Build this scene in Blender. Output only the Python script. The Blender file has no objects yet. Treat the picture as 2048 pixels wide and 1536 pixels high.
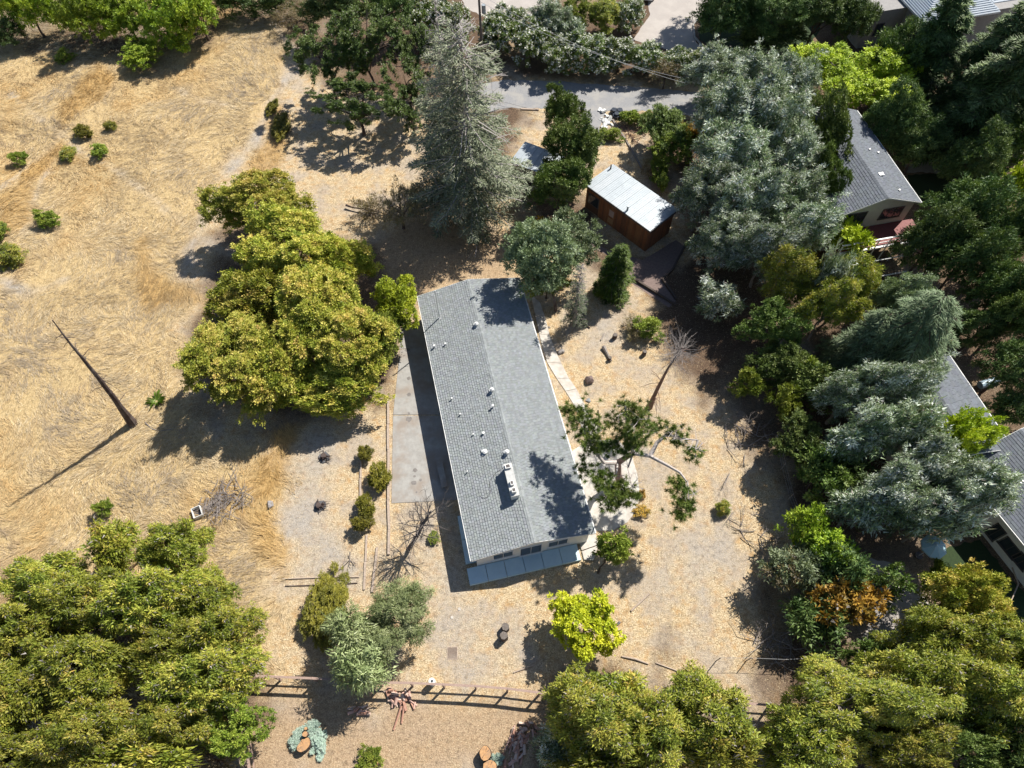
import bpy, math, random
import numpy as np
from mathutils import Vector, Matrix

# ------------------------------------------------------------------ camera, sky, sun
sc = bpy.context.scene
COL = sc.collection
TILT = math.radians(30.5); FPX = 1400.0; CAMH = 50.0
cam = bpy.data.cameras.new('camera'); co = bpy.data.objects.new('camera', cam); COL.objects.link(co)
co.location = (0, 0, CAMH); co.rotation_euler = (TILT, 0, 0)
cam.sensor_width = 36; cam.lens = 36 * FPX / 2048; cam.clip_end = 3000
sc.camera = co
SUN_EL = math.radians(48.5); SHADOW_AZ = math.radians(-134)
w = bpy.data.worlds.new('World'); sc.world = w; w.use_nodes = True
nt = w.node_tree
sky = nt.nodes.new('ShaderNodeTexSky'); sky.sky_type = 'NISHITA'; sky.sun_disc = False
sky.sun_elevation = SUN_EL; sky.sun_rotation = math.atan2(-math.cos(SHADOW_AZ), -math.sin(SHADOW_AZ))
sky.air_density = 1.0; sky.dust_density = 0.6; sky.ozone_density = 1.6
nt.links.new(sky.outputs[0], nt.nodes['Background'].inputs[0])
nt.nodes['Background'].inputs[1].default_value = 0.066
sl = bpy.data.lights.new('sun', 'SUN'); sl.energy = 5.0; sl.angle = math.radians(0.5); sl.color = (1.0, 0.95, 0.86)
so = bpy.data.objects.new('sun', sl); COL.objects.link(so)
sd = Vector((math.cos(SHADOW_AZ) * math.cos(SUN_EL), math.sin(SHADOW_AZ) * math.cos(SUN_EL), -math.sin(SUN_EL)))
so.rotation_euler = sd.to_track_quat('-Z', 'Y').to_euler(); so.location = (60, 60, 60)
sc.view_settings.view_transform = 'Standard'; sc.view_settings.look = 'None'
sc.view_settings.exposure = 0.66; sc.view_settings.gamma = 1; sc.view_settings.use_curve_mapping = False
sc.cycles.max_bounces = 6; sc.cycles.diffuse_bounces = 3; sc.cycles.transmission_bounces = 3; sc.cycles.transparent_max_bounces = 4

SN, CS = math.sin(TILT), math.cos(TILT)
def at(px, py, z=0.0):
    """photo pixel (2048 wide) -> place in the world at height z"""
    u = px - 1024; v = py - 768
    t = (z - CAMH) / (-FPX * CS - v * SN)
    return Vector((u * t, (FPX * SN - v * CS) * t, z))
def proj(p):
    x, y, z = p[0], p[1], p[2] - CAMH
    d = y * SN - z * CS; up = y * CS + z * SN
    return 1024 + FPX * x / d, 768 - FPX * up / d

# ------------------------------------------------------------------ tags
def tag(o, label=None, cat=None, group=None, kind=None):
    if label: o['label'] = label
    if cat: o['category'] = cat
    if group: o['group'] = group
    if kind: o['kind'] = kind
    return o
def empty(name, loc, rz=0.0, label=None, cat=None, group=None):
    o = bpy.data.objects.new(name, None); COL.objects.link(o); o.location = loc; o.rotation_euler = (0, 0, rz)
    o.empty_display_size = 0.3
    return tag(o, label, cat, group)
def link(name, me, parent=None, loc=None, rot=None, scale=None):
    o = bpy.data.objects.new(name, me); COL.objects.link(o); o.parent = parent
    if loc is not None: o.location = loc
    if rot is not None: o.rotation_euler = rot
    if scale is not None: o.scale = scale
    return o

# ------------------------------------------------------------------ materials
class NT:
    def __init__(s, name):
        s.m = bpy.data.materials.new(name); s.m.use_nodes = True; s.t = s.m.node_tree
        s.b = s.t.nodes['Principled BSDF']; s.out = s.t.nodes['Material Output']
        s.tc = s.t.nodes.new('ShaderNodeTexCoord')
    def n(s, typ, **kw):
        nd = s.t.nodes.new(typ)
        for k, v in kw.items(): setattr(nd, k, v)
        return nd
    def L(s, a, b): s.t.links.new(a, b)
    def noise(s, scale, detail=4, rough=0.6, vec=None, dist=0.0):
        nd = s.n('ShaderNodeTexNoise'); nd.inputs['Scale'].default_value = scale
        nd.inputs['Detail'].default_value = detail; nd.inputs['Roughness'].default_value = rough
        nd.inputs['Distortion'].default_value = dist
        s.L(vec if vec is not None else s.tc.outputs['Object'], nd.inputs['Vector']); return nd.outputs['Fac']
    def ramp(s, fac, stops, interp='LINEAR'):
        r = s.n('ShaderNodeValToRGB'); r.color_ramp.interpolation = interp
        e = r.color_ramp.elements
        while len(e) < len(stops): e.new(0.5)
        for i, (p, c) in enumerate(stops):
            e[i].position = p; e[i].color = (c, c, c, 1) if isinstance(c, (int, float)) else (*c, 1)
        s.L(fac, r.inputs[0]); return r.outputs[0]
    def mix(s, fac, a, b, mode='MIX'):
        m = s.n('ShaderNodeMix', data_type='RGBA', blend_type=mode)
        for v, i in ((fac, 0), (a, 6), (b, 7)):
            if isinstance(v, (int, float)): m.inputs[i].default_value = v if i == 0 else (v, v, v, 1)
            elif isinstance(v, tuple): m.inputs[i].default_value = (*v, 1)
            else: s.L(v, m.inputs[i])
        return m.outputs[2]
    def math(s, op, a, b=0.0, clamp=False):
        m = s.n('ShaderNodeMath', operation=op); m.use_clamp = clamp
        for v, i in ((a, 0), (b, 1)):
            if isinstance(v, (int, float)): m.inputs[i].default_value = v
            else: s.L(v, m.inputs[i])
        return m.outputs[0]
    def bump(s, h, strength=0.4, dist=0.05):
        b = s.n('ShaderNodeBump'); b.inputs['Strength'].default_value = strength; b.inputs['Distance'].default_value = dist
        s.L(h, b.inputs['Height']); s.L(b.outputs[0], s.b.inputs['Normal'])
    def col(s, c):
        if isinstance(c, tuple): s.b.inputs['Base Color'].default_value = (*c, 1)
        else: s.L(c, s.b.inputs['Base Color'])
    def rough(s, r): s.b.inputs['Roughness'].default_value = r

MATS = {}
def simple(name, c1, c2=None, scale=3.0, rough=0.8, bump=0.2, bscale=None, metal=0.0, tint=False, spec=None, stretch=None, big=None):
    if name in MATS: return MATS[name]
    a = NT(name); c2 = c2 or tuple(x * 0.75 for x in c1)
    vec = None
    if stretch:
        mp = a.n('ShaderNodeMapping'); mp.inputs['Scale'].default_value = stretch
        a.L(a.tc.outputs['Object'], mp.inputs['Vector']); vec = mp.outputs[0]
    n1 = a.noise(scale, 6, 0.65, vec)
    c = a.mix(a.ramp(n1, [(0.3, 0.0), (0.7, 1.0)]), c1, c2)
    if big:
        n3 = a.noise(big[0], 3, 0.6); c = a.mix(a.ramp(n3, [(0.45, 0.0), (0.65, big[2])]), c, big[1])
    if tint:
        at_ = a.n('ShaderNodeAttribute', attribute_name='tint'); c = a.mix(1.0, c, at_.outputs['Color'], 'MULTIPLY')
    a.col(c); a.rough(rough); a.b.inputs['Metallic'].default_value = metal
    if spec is not None: a.b.inputs['Specular IOR Level'].default_value = spec
    if bump: a.bump(a.noise(bscale or scale * 4, 5, 0.7, vec), bump, 0.03)
    MATS[name] = a.m; return a.m

def leaf_mat():
    a = NT('leaf'); t = a.n('ShaderNodeAttribute', attribute_name='tint')
    oi = a.n('ShaderNodeObjectInfo')
    hs = a.n('ShaderNodeHueSaturation')
    a.L(a.math('ADD', a.math('MULTIPLY', oi.outputs['Random'], 0.016), 0.492), hs.inputs['Hue'])
    a.L(a.math('ADD', a.math('MULTIPLY', oi.outputs['Random'], 0.42), 0.84), hs.inputs['Value'])
    a.L(t.outputs['Color'], hs.inputs['Color'])
    a.col(hs.outputs[0]); a.rough(0.55); a.b.inputs['Specular IOR Level'].default_value = 0.35
    tr = a.n('ShaderNodeBsdfTranslucent'); a.L(a.mix(1.0, hs.outputs[0], (1.0, 1.0, 0.55), 'MULTIPLY'), tr.inputs[0])
    mx = a.n('ShaderNodeMixShader'); mx.inputs[0].default_value = 0.17
    a.L(a.b.outputs[0], mx.inputs[1]); a.L(tr.outputs[0], mx.inputs[2]); a.L(mx.outputs[0], a.out.inputs['Surface'])
    return a.m
def tint_mat(name, rough=0.8, translucent=0.0):
    a = NT(name); t = a.n('ShaderNodeAttribute', attribute_name='tint')
    a.col(t.outputs['Color']); a.rough(rough); a.b.inputs['Specular IOR Level'].default_value = 0.2
    if translucent:
        tr = a.n('ShaderNodeBsdfTranslucent'); a.L(t.outputs['Color'], tr.inputs[0])
        mx = a.n('ShaderNodeMixShader'); mx.inputs[0].default_value = translucent
        a.L(a.b.outputs[0], mx.inputs[1]); a.L(tr.outputs[0], mx.inputs[2]); a.L(mx.outputs[0], a.out.inputs['Surface'])
    return a.m
LEAF = leaf_mat()
STRAW = tint_mat('dry_straw', 0.75, 0.2)
BARK = simple('bark', (0.12, 0.085, 0.06), (0.05, 0.036, 0.028), 6, 0.95, 0.6, stretch=(1, 1, 0.25))
GREYBARK = simple('grey_bark', (0.32, 0.28, 0.26), (0.17, 0.145, 0.13), 7, 0.95, 0.5, stretch=(1, 1, 0.25))
DARKBARK = simple('charred_bark', (0.09, 0.055, 0.045), (0.035, 0.025, 0.024), 5, 0.95, 0.7, big=(1.2, (0.25, 0.22, 0.2), 0.5))
DEADWOOD = simple('dead_wood', (0.34, 0.30, 0.27), (0.2, 0.17, 0.15), 9, 0.95, 0.4)

# ------------------------------------------------------------------ mesh helpers
def np_mesh(name, V, F, mat, tint=None, smooth=False):
    me = bpy.data.meshes.new(name); n = len(V); k = F.shape[1]
    me.vertices.add(n); me.vertices.foreach_set('co', np.ascontiguousarray(V, dtype=np.float32).ravel())
    me.loops.add(F.size); me.loops.foreach_set('vertex_index', np.ascontiguousarray(F, dtype=np.int32).ravel())
    me.polygons.add(len(F)); me.polygons.foreach_set('loop_start', np.arange(0, F.size, k, dtype=np.int32))
    if smooth: me.polygons.foreach_set('use_smooth', np.ones(len(F), dtype=bool))
    me.update(calc_edges=True)
    if tint is not None:
        a = me.attributes.new('tint', 'FLOAT_COLOR', 'FACE')
        c = np.ones((len(F), 4), dtype=np.float32); c[:, :3] = tint; a.data.foreach_set('color', c.ravel())
    me.materials.append(mat); return me

class MB:
    """collects boxes, tubes and faces into one mesh"""
    def __init__(s): s.v = []; s.f = []; s.c = []
    def face(s, pts, c=(1, 1, 1)):
        i = len(s.v); s.v += [tuple(p) for p in pts]; s.f.append(list(range(i, i + len(pts)))); s.c.append(c)
    def box(s, x0, x1, y0, y1, z0, z1, c=(1, 1, 1), M=None, taper=0.0):
        P = [(x0, y0, z0), (x1, y0, z0), (x1, y1, z0), (x0, y1, z0), (x0 + taper, y0 + taper, z1), (x1 - taper, y0 + taper, z1), (x1 - taper, y1 - taper, z1), (x0 + taper, y1 - taper, z1)]
        if M is not None: P = [tuple(M @ Vector(p)) for p in P]
        i = len(s.v); s.v += P
        for q in ((3, 2, 1, 0), (4, 5, 6, 7), (0, 1, 5, 4), (1, 2, 6, 5), (2, 3, 7, 6), (3, 0, 4, 7)):
            s.f.append([i + j for j in q]); s.c.append(c)
    def prism(s, pts, z0, z1, c=(1, 1, 1)):
        i = len(s.v); n = len(pts)
        s.v += [(p[0], p[1], z0) for p in pts] + [(p[0], p[1], z1) for p in pts]
        s.f.append([i + j for j in range(n - 1, -1, -1)]); s.f.append([i + n + j for j in range(n)]); s.c += [c, c]
        for j in range(n):
            k = (j + 1) % n; s.f.append([i + j, i + k, i + n + k, i + n + j]); s.c.append(c)
    def tube(s, pts, rads, n=6, cap=True, c=(1, 1, 1)):
        pts = [Vector(p) for p in pts]; base = len(s.v); m = len(pts); ref = Vector((0.31, 0.17, 0.93))
        for i, p in enumerate(pts):
            d = (pts[min(i + 1, m - 1)] - pts[max(i - 1, 0)]).normalized()
            a = d.cross(ref)
            if a.length < 0.05: a = d.cross(Vector((1, 0, 0)))
            a.normalize(); b = d.cross(a)
            for j in range(n):
                t = 2 * math.pi * j / n; s.v.append(tuple(p + (a * math.cos(t) + b * math.sin(t)) * rads[i]))
        for i in range(m - 1):
            for j in range(n):
                k = (j + 1) % n
                s.f.append([base + i * n + j, base + i * n + k, base + (i + 1) * n + k, base + (i + 1) * n + j]); s.c.append(c)
        if cap:
            s.f.append([base + j for j in range(n)]); s.f.append([base + (m - 1) * n + j for j in range(n - 1, -1, -1)]); s.c += [c, c]
    def disc(s, cx, cy, r, z0, z1, n=16, rng=None, jit=0.0, c=(1, 1, 1)):
        s.prism([(cx + r * (1 + (rng.uniform(-jit, jit) if rng else 0)) * math.cos(2 * math.pi * k / n), cy + r * (1 + (rng.uniform(-jit, jit) if rng else 0)) * math.sin(2 * math.pi * k / n)) for k in range(n)], z0, z1, c)
    def mesh(s, name, mat, smooth=False):
        me = bpy.data.meshes.new(name); me.from_pydata(s.v, [], s.f); me.materials.append(mat)
        if smooth:
            for p in me.polygons: p.use_smooth = True
        a = me.attributes.new('tint', 'FLOAT_COLOR', 'FACE')
        c = np.ones((len(s.f), 4), dtype=np.float32); c[:, :3] = np.array(s.c, dtype=np.float32).reshape(-1, 3)
        a.data.foreach_set('color', c.ravel()); me.update(); return me
    def obj(s, name, mat, parent=None, smooth=False, loc=None, rot=None):
        return link(name, s.mesh(name, mat, smooth), parent, loc, rot)

# ------------------------------------------------------------------ numpy noise
def _hash(ix, iy, seed):
    h = (ix.astype(np.int64) * 374761393 + iy.astype(np.int64) * 668265263 + seed * 1274126177) & 0x7fffffff
    h = ((h ^ (h >> 13)) * 1274126177) & 0x7fffffff
    return ((h ^ (h >> 16)) & 0xffff) / 65535.0
def vnoise(x, y, seed=0):
    ix = np.floor(x); iy = np.floor(y); fx = x - ix; fy = y - iy
    fx = fx * fx * (3 - 2 * fx); fy = fy * fy * (3 - 2 * fy)
    a = _hash(ix, iy, seed); b = _hash(ix + 1, iy, seed); c = _hash(ix, iy + 1, seed); d = _hash(ix + 1, iy + 1, seed)
    return (a * (1 - fx) + b * fx) * (1 - fy) + (c * (1 - fx) + d * fx) * fy
def fbm(x, y, s, seed=0, o=4):
    r = 0; amp = 0.5; tot = 0
    for k in range(o):
        r = r + amp * vnoise(x / s * 2 ** k, y / s * 2 ** k, seed + k * 17); tot += amp; amp *= 0.5
    return r / tot
def pdist(x, y, poly):
    """signed distance to polygon (negative inside), poly in world xy"""
    P = np.array([(p[0], p[1]) for p in poly]); inside = np.zeros(x.shape, bool); best = np.full(x.shape, 1e9)
    for i in range(len(P)):
        a = P[i]; b = P[(i + 1) % len(P)]
        cond = ((a[1] > y) != (b[1] > y)) & (x < (b[0] - a[0]) * (y - a[1]) / (b[1] - a[1] + 1e-12) + a[0]); inside ^= cond
        d = b - a; t = np.clip(((x - a[0]) * d[0] + (y - a[1]) * d[1]) / (d @ d + 1e-9), 0, 1)
        best = np.minimum(best, np.hypot(x - a[0] - t * d[0], y - a[1] - t * d[1]))
    return np.where(inside, -best, best)
def ldist(x, y, line):
    best = np.full(x.shape, 1e9)
    for a, b in zip(line[:-1], line[1:]):
        a = np.array(a[:2]); b = np.array(b[:2]); d = b - a
        t = np.clip(((x - a[0]) * d[0] + (y - a[1]) * d[1]) / (d @ d + 1e-9), 0, 1)
        best = np.minimum(best, np.hypot(x - a[0] - t * d[0], y - a[1] - t * d[1]))
    return best
def W(pts, z=0.0): return [at(p[0], p[1], z) for p in pts]
def sm(d, soft): return np.clip(0.5 - d / (2 * soft), 0, 1)

# ------------------------------------------------------------------ ground zones
Z_FIELD = [W([(-400, -60), (520, -60), (575, 60), (575, 140), (530, 240), (455, 340), (400, 450), (370, 560), (355, 700), (350, 830), (430, 900), (550, 880), (560, 980), (520, 1080), (535, 1200), (555, 1340), (300, 1420), (-600, 1700)])]
Z_TALL = [W([(560, 170), (585, 250), (560, 330), (520, 360), (500, 330), (530, 270)]), W([(590, 850), (560, 1000), (530, 1000), (520, 940), (545, 870)]),
          W([(540, 1010), (570, 1100), (560, 1160), (530, 1120), (505, 1030)]), W([(0, 400), (60, 330), (120, 280), (135, 300), (70, 360), (50, 470), (0, 470)]),
          W([(120, 200), (200, 130), (240, 160), (170, 220), (120, 260)]), W([(290, 480), (330, 560), (410, 600), (300, 620), (260, 560)]), W([(1195, 330), (1240, 350), (1290, 430), (1270, 440), (1200, 370)])]
Z_TRAIL = [(W([(590, 110), (550, 210), (518, 268), (470, 330), (425, 400), (392, 470), (365, 560)]), 0.55), (W([(395, 470), (440, 500), (520, 520)]), 0.5),
           (W([(850, 1030), (880, 1090), (905, 1170), (885, 1300)]), 1.0), (W([(560, 900), (640, 960), (600, 1030)]), 1.0), (W([(0, 560), (60, 590), (130, 560)]), 0.3), (W([(1330, 1080), (1400, 1130), (1410, 1230), (1360, 1300)]), .5), (W([(1290, 900), (1340, 1060), (1330, 1180)]), .3), (W([(640, 1060), (690, 1130), (740, 1180)]), .4), (W([(560, 1420), (760, 1470), (1000, 1440)]), .5), (W([(20, 185), (75, 235), (120, 265), (150, 300), (215, 330), (280, 375), (330, 420), (375, 455)]), 0.12), (W([(-10, 385), (45, 345), (110, 290), (125, 262)]), 0.22), (W([(110, 290), (90, 350), (55, 420), (45, 480)]), 0.15), (W([(350, 175), (400, 200), (470, 215)]), .1), (W([(560, 60), (590, 120)]), .4), (W([(375, 455), (395, 500), (380, 560)]), .25)]
Z_GRAVEL = [W([(835, 1010), (905, 1010), (925, 1170), (950, 1190), (880, 1180), (850, 1120)]), W([(1130, 640), (1200, 620), (1230, 680), (1180, 700), (1120, 690)]),
            W([(880, 1200), (1060, 1230), (1080, 1330), (920, 1330), (870, 1290)]), W([(1390, 1010), (1440, 1040), (1440, 1120), (1380, 1150), (1350, 1070)]),
            W([(1710, 1110), (1790, 1140), (1860, 1200), (1850, 1260), (1770, 1320), (1700, 1260), (1730, 1200)]), W([(1800, 540), (1880, 570), (1900, 620), (1840, 610)]),
            W([(1950, 120), (2100, 120), (2100, 330), (2000, 300), (1980, 200)]), W([(620, 980), (700, 900), (690, 860), (560, 880), (560, 1000), (590, 1160), (700, 1180)]),
            W([(1215, 330), (1285, 380), (1310, 440), (1250, 400)]), W([(1560, 660), (1640, 700), (1620, 740), (1540, 700)])]
Z_PINK = [W([(690, 530), (760, 480), (830, 420), (920, 440), (1010, 470), (1060, 520), (1020, 570), (940, 562), (850, 590), (810, 640), (730, 640)]),
          W([(490, 1400), (640, 1390), (860, 1420), (1080, 1400), (1110, 1560), (500, 1560)])]
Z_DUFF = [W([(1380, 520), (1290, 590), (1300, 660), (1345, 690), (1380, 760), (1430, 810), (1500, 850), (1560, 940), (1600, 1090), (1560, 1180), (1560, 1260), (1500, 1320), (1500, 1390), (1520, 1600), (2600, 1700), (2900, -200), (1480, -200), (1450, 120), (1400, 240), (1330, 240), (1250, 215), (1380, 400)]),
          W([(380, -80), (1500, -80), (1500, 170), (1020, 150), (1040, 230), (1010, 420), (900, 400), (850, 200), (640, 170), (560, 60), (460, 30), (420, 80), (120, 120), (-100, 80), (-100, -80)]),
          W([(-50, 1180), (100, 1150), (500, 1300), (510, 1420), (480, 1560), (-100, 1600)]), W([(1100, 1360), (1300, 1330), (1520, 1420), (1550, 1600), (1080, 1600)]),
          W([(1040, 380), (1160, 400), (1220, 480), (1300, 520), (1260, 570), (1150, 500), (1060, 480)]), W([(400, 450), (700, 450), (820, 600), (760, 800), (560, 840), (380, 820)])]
def zone(x, y, polys, soft=0.8, warp=1.6, seed=3):
    wd = (fbm(x, y, 2.2, seed) - 0.5) * 2 * warp
    r = np.zeros(x.shape)
    for p in polys: r = np.maximum(r, sm(pdist(x, y, p) + wd, soft))
    return r
def field_mask(x, y): return zone(x, y, Z_FIELD, 1.0, 2.4, 5)
def relief(x, y, f): return f * ((fbm(x, y, 7, 40) - 0.5) * 0.5 + (fbm(x, y, 1.6, 41, 3) - 0.5) * 0.16)

def build_ground():
    xs = np.arange(-78, 78.01, 0.5); ys = np.arange(-12, 108.01, 0.5)
    X, Y = np.meshgrid(xs, ys); x = X.ravel(); y = Y.ravel()
    F = field_mask(x, y); tall = zone(x, y, Z_TALL, 0.5, 1.2, 8)
    grav = zone(x, y, Z_GRAVEL, 0.9, 2.2, 11); wd = (fbm(x, y, 1.5, 9) - 0.5)
    for l, wdt in Z_TRAIL: grav = np.maximum(grav, sm(ldist(x, y, l) - wdt + wd, 0.4))
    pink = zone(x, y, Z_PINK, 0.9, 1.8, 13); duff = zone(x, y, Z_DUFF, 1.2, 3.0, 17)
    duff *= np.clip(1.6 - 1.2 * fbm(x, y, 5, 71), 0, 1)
    edge = np.clip(np.minimum.reduce([x + 78, 78 - x, y + 12, 108 - y]) / 4, 0, 1)
    z = relief(x, y, F) * edge
    ny, nx = X.shape; idx = np.arange(ny * nx).reshape(ny, nx)
    Fc = np.stack([idx[:-1, :-1], idx[:-1, 1:], idx[1:, 1:], idx[1:, :-1]], -1).reshape(-1, 4)
    V = np.stack([x, y, z], -1)
    # outer sheet to the horizon, joined to the same rim
    a = NT('ground')
    za = a.n('ShaderNodeAttribute', attribute_name='zone_a'); zb = a.n('ShaderNodeAttribute', attribute_name='zone_b')
    sa = a.n('ShaderNodeSeparateColor'); sb = a.n('ShaderNodeSeparateColor'); a.L(za.outputs['Color'], sa.inputs[0]); a.L(zb.outputs['Color'], sb.inputs[0])
    fine = a.noise(11.0, 8, 0.78); mid = a.noise(1.7, 6, 0.65); big = a.noise(0.35, 4, 0.6); grit = a.noise(26, 3, 0.7)
    st = a.n('ShaderNodeMapping'); st.inputs['Scale'].default_value = (9, 2.2, 1); st.inputs['Rotation'].default_value = (0, 0, 0.9)
    a.L(a.tc.outputs['Object'], st.inputs['Vector']); streak = a.noise(1.6, 6, 0.7, st.outputs[0], 1.2)
    lot = a.ramp(fine, [(0.33, (0.10, 0.07, 0.045)), (0.43, (0.33, 0.235, 0.14)), (0.51, (0.58, 0.45, 0.275)), (0.62, (0.84, 0.72, 0.51))])
    lot = a.mix(a.ramp(mid, [(0.36, 0.7), (0.52, 0.0)]), lot, (0.46, 0.27, 0.11))
    lot = a.mix(a.ramp(big, [(0.46, 0.0), (0.6, 0.75)]), lot, a.ramp(grit, [(0.36, (0.22, 0.18, 0.15)), (0.62, (0.58, 0.50, 0.41))]))
    fld = a.ramp(streak, [(0.3, (0.24, 0.16, 0.08)), (0.5, (0.52, 0.38, 0.19)), (0.7, (0.72, 0.58, 0.35))])
    gra = a.ramp(grit, [(0.3, (0.17, 0.155, 0.145)), (0.5, (0.37, 0.345, 0.32)), (0.68, (0.60, 0.56, 0.51))])
    pnk = a.ramp(fine, [(0.3, (0.15, 0.09, 0.055)), (0.5, (0.40, 0.28, 0.175)), (0.68, (0.62, 0.47, 0.31))])
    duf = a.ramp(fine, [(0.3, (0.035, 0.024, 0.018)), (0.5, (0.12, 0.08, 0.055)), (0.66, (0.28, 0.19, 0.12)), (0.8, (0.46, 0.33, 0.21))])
    c = a.mix(sa.outputs[0], lot, fld); c = a.mix(sa.outputs[1], c, gra)
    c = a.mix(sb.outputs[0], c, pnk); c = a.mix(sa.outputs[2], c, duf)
    c = a.mix(a.math('MULTIPLY', sb.outputs[1], 0.8), c, a.ramp(streak, [(0.3, (0.3, 0.17, 0.06)), (0.7, (0.62, 0.42, 0.17))]))
    m2 = a.noise(3.1, 5, 0.7); c = a.mix(1.0, c, a.ramp(m2, [(0.3, 0.58), (0.5, 1.0), (0.7, 1.12)]), 'MULTIPLY')
    a.col(c); a.rough(0.95); a.b.inputs['Specular IOR Level'].default_value = 0.15
    a.bump(a.math('ADD', fine, a.math('MULTIPLY', grit, 0.5)), 0.9, 0.09)
    me = np_mesh('ground', V, Fc, a.m, smooth=True)
    # rim: extend outward
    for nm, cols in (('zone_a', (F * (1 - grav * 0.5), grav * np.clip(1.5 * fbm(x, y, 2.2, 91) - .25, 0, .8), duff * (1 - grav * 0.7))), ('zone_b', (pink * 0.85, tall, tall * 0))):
        at_ = me.attributes.new(nm, 'FLOAT_COLOR', 'POINT'); cc = np.ones((len(V), 4), np.float32)
        for k in range(3): cc[:, k] = cols[k]
        at_.data.foreach_set('color', cc.ravel())
    o = link('ground', me); tag(o, 'dry straw covered ground sheet around the house', kind='structure')
    mb = MB()
    x0, x1, y0, y1, B = xs[0], xs[-1], ys[0], ys[-1], 900
    for q in ([(-B, -B), (B, -B), (B, y0), (-B, y0)], [(-B, y1), (B, y1), (B, B), (-B, B)], [(-B, y0), (x0, y0), (x0, y1), (-B, y1)], [(x1, y0), (B, y0), (B, y1), (x1, y1)]):
        mb.face([(p[0], p[1], 0) for p in q])
    tag(mb.obj('far_ground', a.m), 'dry ground running on beyond the lot', kind='structure')
build_ground()

def build_grass():
    rng = np.random.default_rng(5)
    # flattened straw of the open field
    N = 62000
    x = rng.uniform(-66, -8, N); y = rng.uniform(2, 92, N)
    d = y * SN + CAMH * CS; px = 1024 + FPX * x / d; py = 768 - FPX * (y * CS - CAMH * SN) / d
    keep = (px > -40) & (px < 620) & (py > -30) & (py < 1500)
    x, y = x[keep], y[keep]
    F = field_mask(x, y); tall = zone(x, y, Z_TALL, 0.5, 1.2, 8)
    tr = np.zeros(x.shape)
    for l, wdt in Z_TRAIL: tr = np.maximum(tr, sm(ldist(x, y, l) - wdt, 0.3))
    bare = np.clip((fbm(x, y, 4.5, 84, 3) - .56) * 6, 0, .75)
    k = (rng.random(len(x)) < F * (1 - 0.95 * tr) * (1 - bare) + tall * 0.45)
    x, y, tall, F = x[k], y[k], tall[k], F[k]; T = len(x)
    angT = 2 * math.pi * 1.25 * fbm(x, y, 10, 30, 2) + 2.2 * (fbm(x, y, 3.2, 31, 2) - 0.5) * 2 + rng.normal(0, 0.30, T)
    shT = rng.random(T); per = 12; I = np.repeat(np.arange(T), per); n = len(I)
    a_ = angT[I]; al = rng.normal(0, .26, n); ac = rng.normal(0, .11, n)
    x = x[I] + np.cos(a_) * al - np.sin(a_) * ac; y = y[I] + np.sin(a_) * al + np.cos(a_) * ac; tall = tall[I]; F = F[I]; clump = np.ones(n)
    ang = a_ + rng.normal(0, 0.24, n); shT = shT[I]
    el = np.clip(rng.normal(0.22, 0.14, n) + tall * 0.3, 0.03, 1.2)
    Ln = rng.uniform(0.22, 0.6, n) * (0.9 + 0.3 * tall); Wd = rng.uniform(0.012, 0.028, n)
    ax = np.stack([np.cos(ang) * np.cos(el), np.sin(ang) * np.cos(el), np.sin(el)], -1)
    sd_ = np.stack([-np.sin(ang), np.cos(ang), rng.normal(0, 0.7, n)], -1)
    P = np.stack([x, y, relief(x, y, F) + rng.uniform(0.0, 0.1, n) * clump], -1)
    V = np.stack([P - sd_ * Wd[:, None] / 2, P + sd_ * Wd[:, None] / 2, P + ax * Ln[:, None]], 1).reshape(-1, 3)
    Fc = np.arange(n * 3).reshape(-1, 3)
    a = np.array([0.90, 0.78, 0.54]); b = np.array([0.34, 0.23, 0.12]); c = np.array([0.72, 0.47, 0.17]); g = np.array([0.38, 0.32, 0.26])
    big = fbm(x, y, 6, 50, 3)[:, None]; t = np.clip(.45 * shT + .5 * rng.random(n) + .25 * (fbm(x, y, 1.4, 59, 2) - .4), 0, 1)[:, None]; big2 = fbm(x, y, 3.3, 55, 3)[:, None]
    col = a * (1 - t) + b * t
    col = col * (1 - np.clip((big - 0.52) * 3.2, 0, 0.6)) + c * np.clip((big - 0.52) * 3.2, 0, 0.6)
    col = col * (1 - np.clip((0.46 - big2) * 3.5, 0, 0.65)) + g * np.clip((0.46 - big2) * 3.5, 0, 0.65)
    col = col * (1 - tall[:, None] * 0.6) + np.array([0.62, 0.42, 0.16]) * tall[:, None] * 0.6
    col *= rng.uniform(0.72, 1.12, n)[:, None]
    o = link('dry_grass', np_mesh('dry_grass', V, Fc, STRAW, col)); tag(o, 'flattened pale dry grass covering the open field on the left', 'grass', kind='stuff')
    # short straw litter of the yard
    N = 420000
    x = rng.uniform(-40, 42, N); y = rng.uniform(2, 62, N)
    d = y * SN + CAMH * CS; px = 1024 + FPX * x / d; py = 768 - FPX * (y * CS - CAMH * SN) / d
    F = field_mask(x, y); duff = zone(x, y, Z_DUFF, 1.2, 3.0, 17)
    grav = zone(x, y, Z_GRAVEL, 0.9, 2.2, 11)
    k = (px > -20) & (px < 2080) & (py < 1560) & (rng.random(len(x)) < (1 - F) * (0.15 + 1.3 * fbm(x, y, 1.3, 61, 3)) * (1 - 0.7 * duff) * (1 - 0.6 * grav))
    for p in NO_GRASS: k &= pdist(x, y, p) > 0.02
    x, y = x[k], y[k]; n = len(x)
    ang = rng.uniform(0, 6.28, n); el = rng.uniform(0.05, 0.9, n) ** 1.5; Ln = rng.uniform(0.07, 0.2, n); Wd = rng.uniform(0.012, 0.026, n)
    ax = np.stack([np.cos(ang) * np.cos(el), np.sin(ang) * np.cos(el), np.sin(el)], -1); sd_ = np.stack([-np.sin(ang), np.cos(ang), 0 * ang], -1)
    P = np.stack([x, y, np.zeros(n)], -1)
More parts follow.
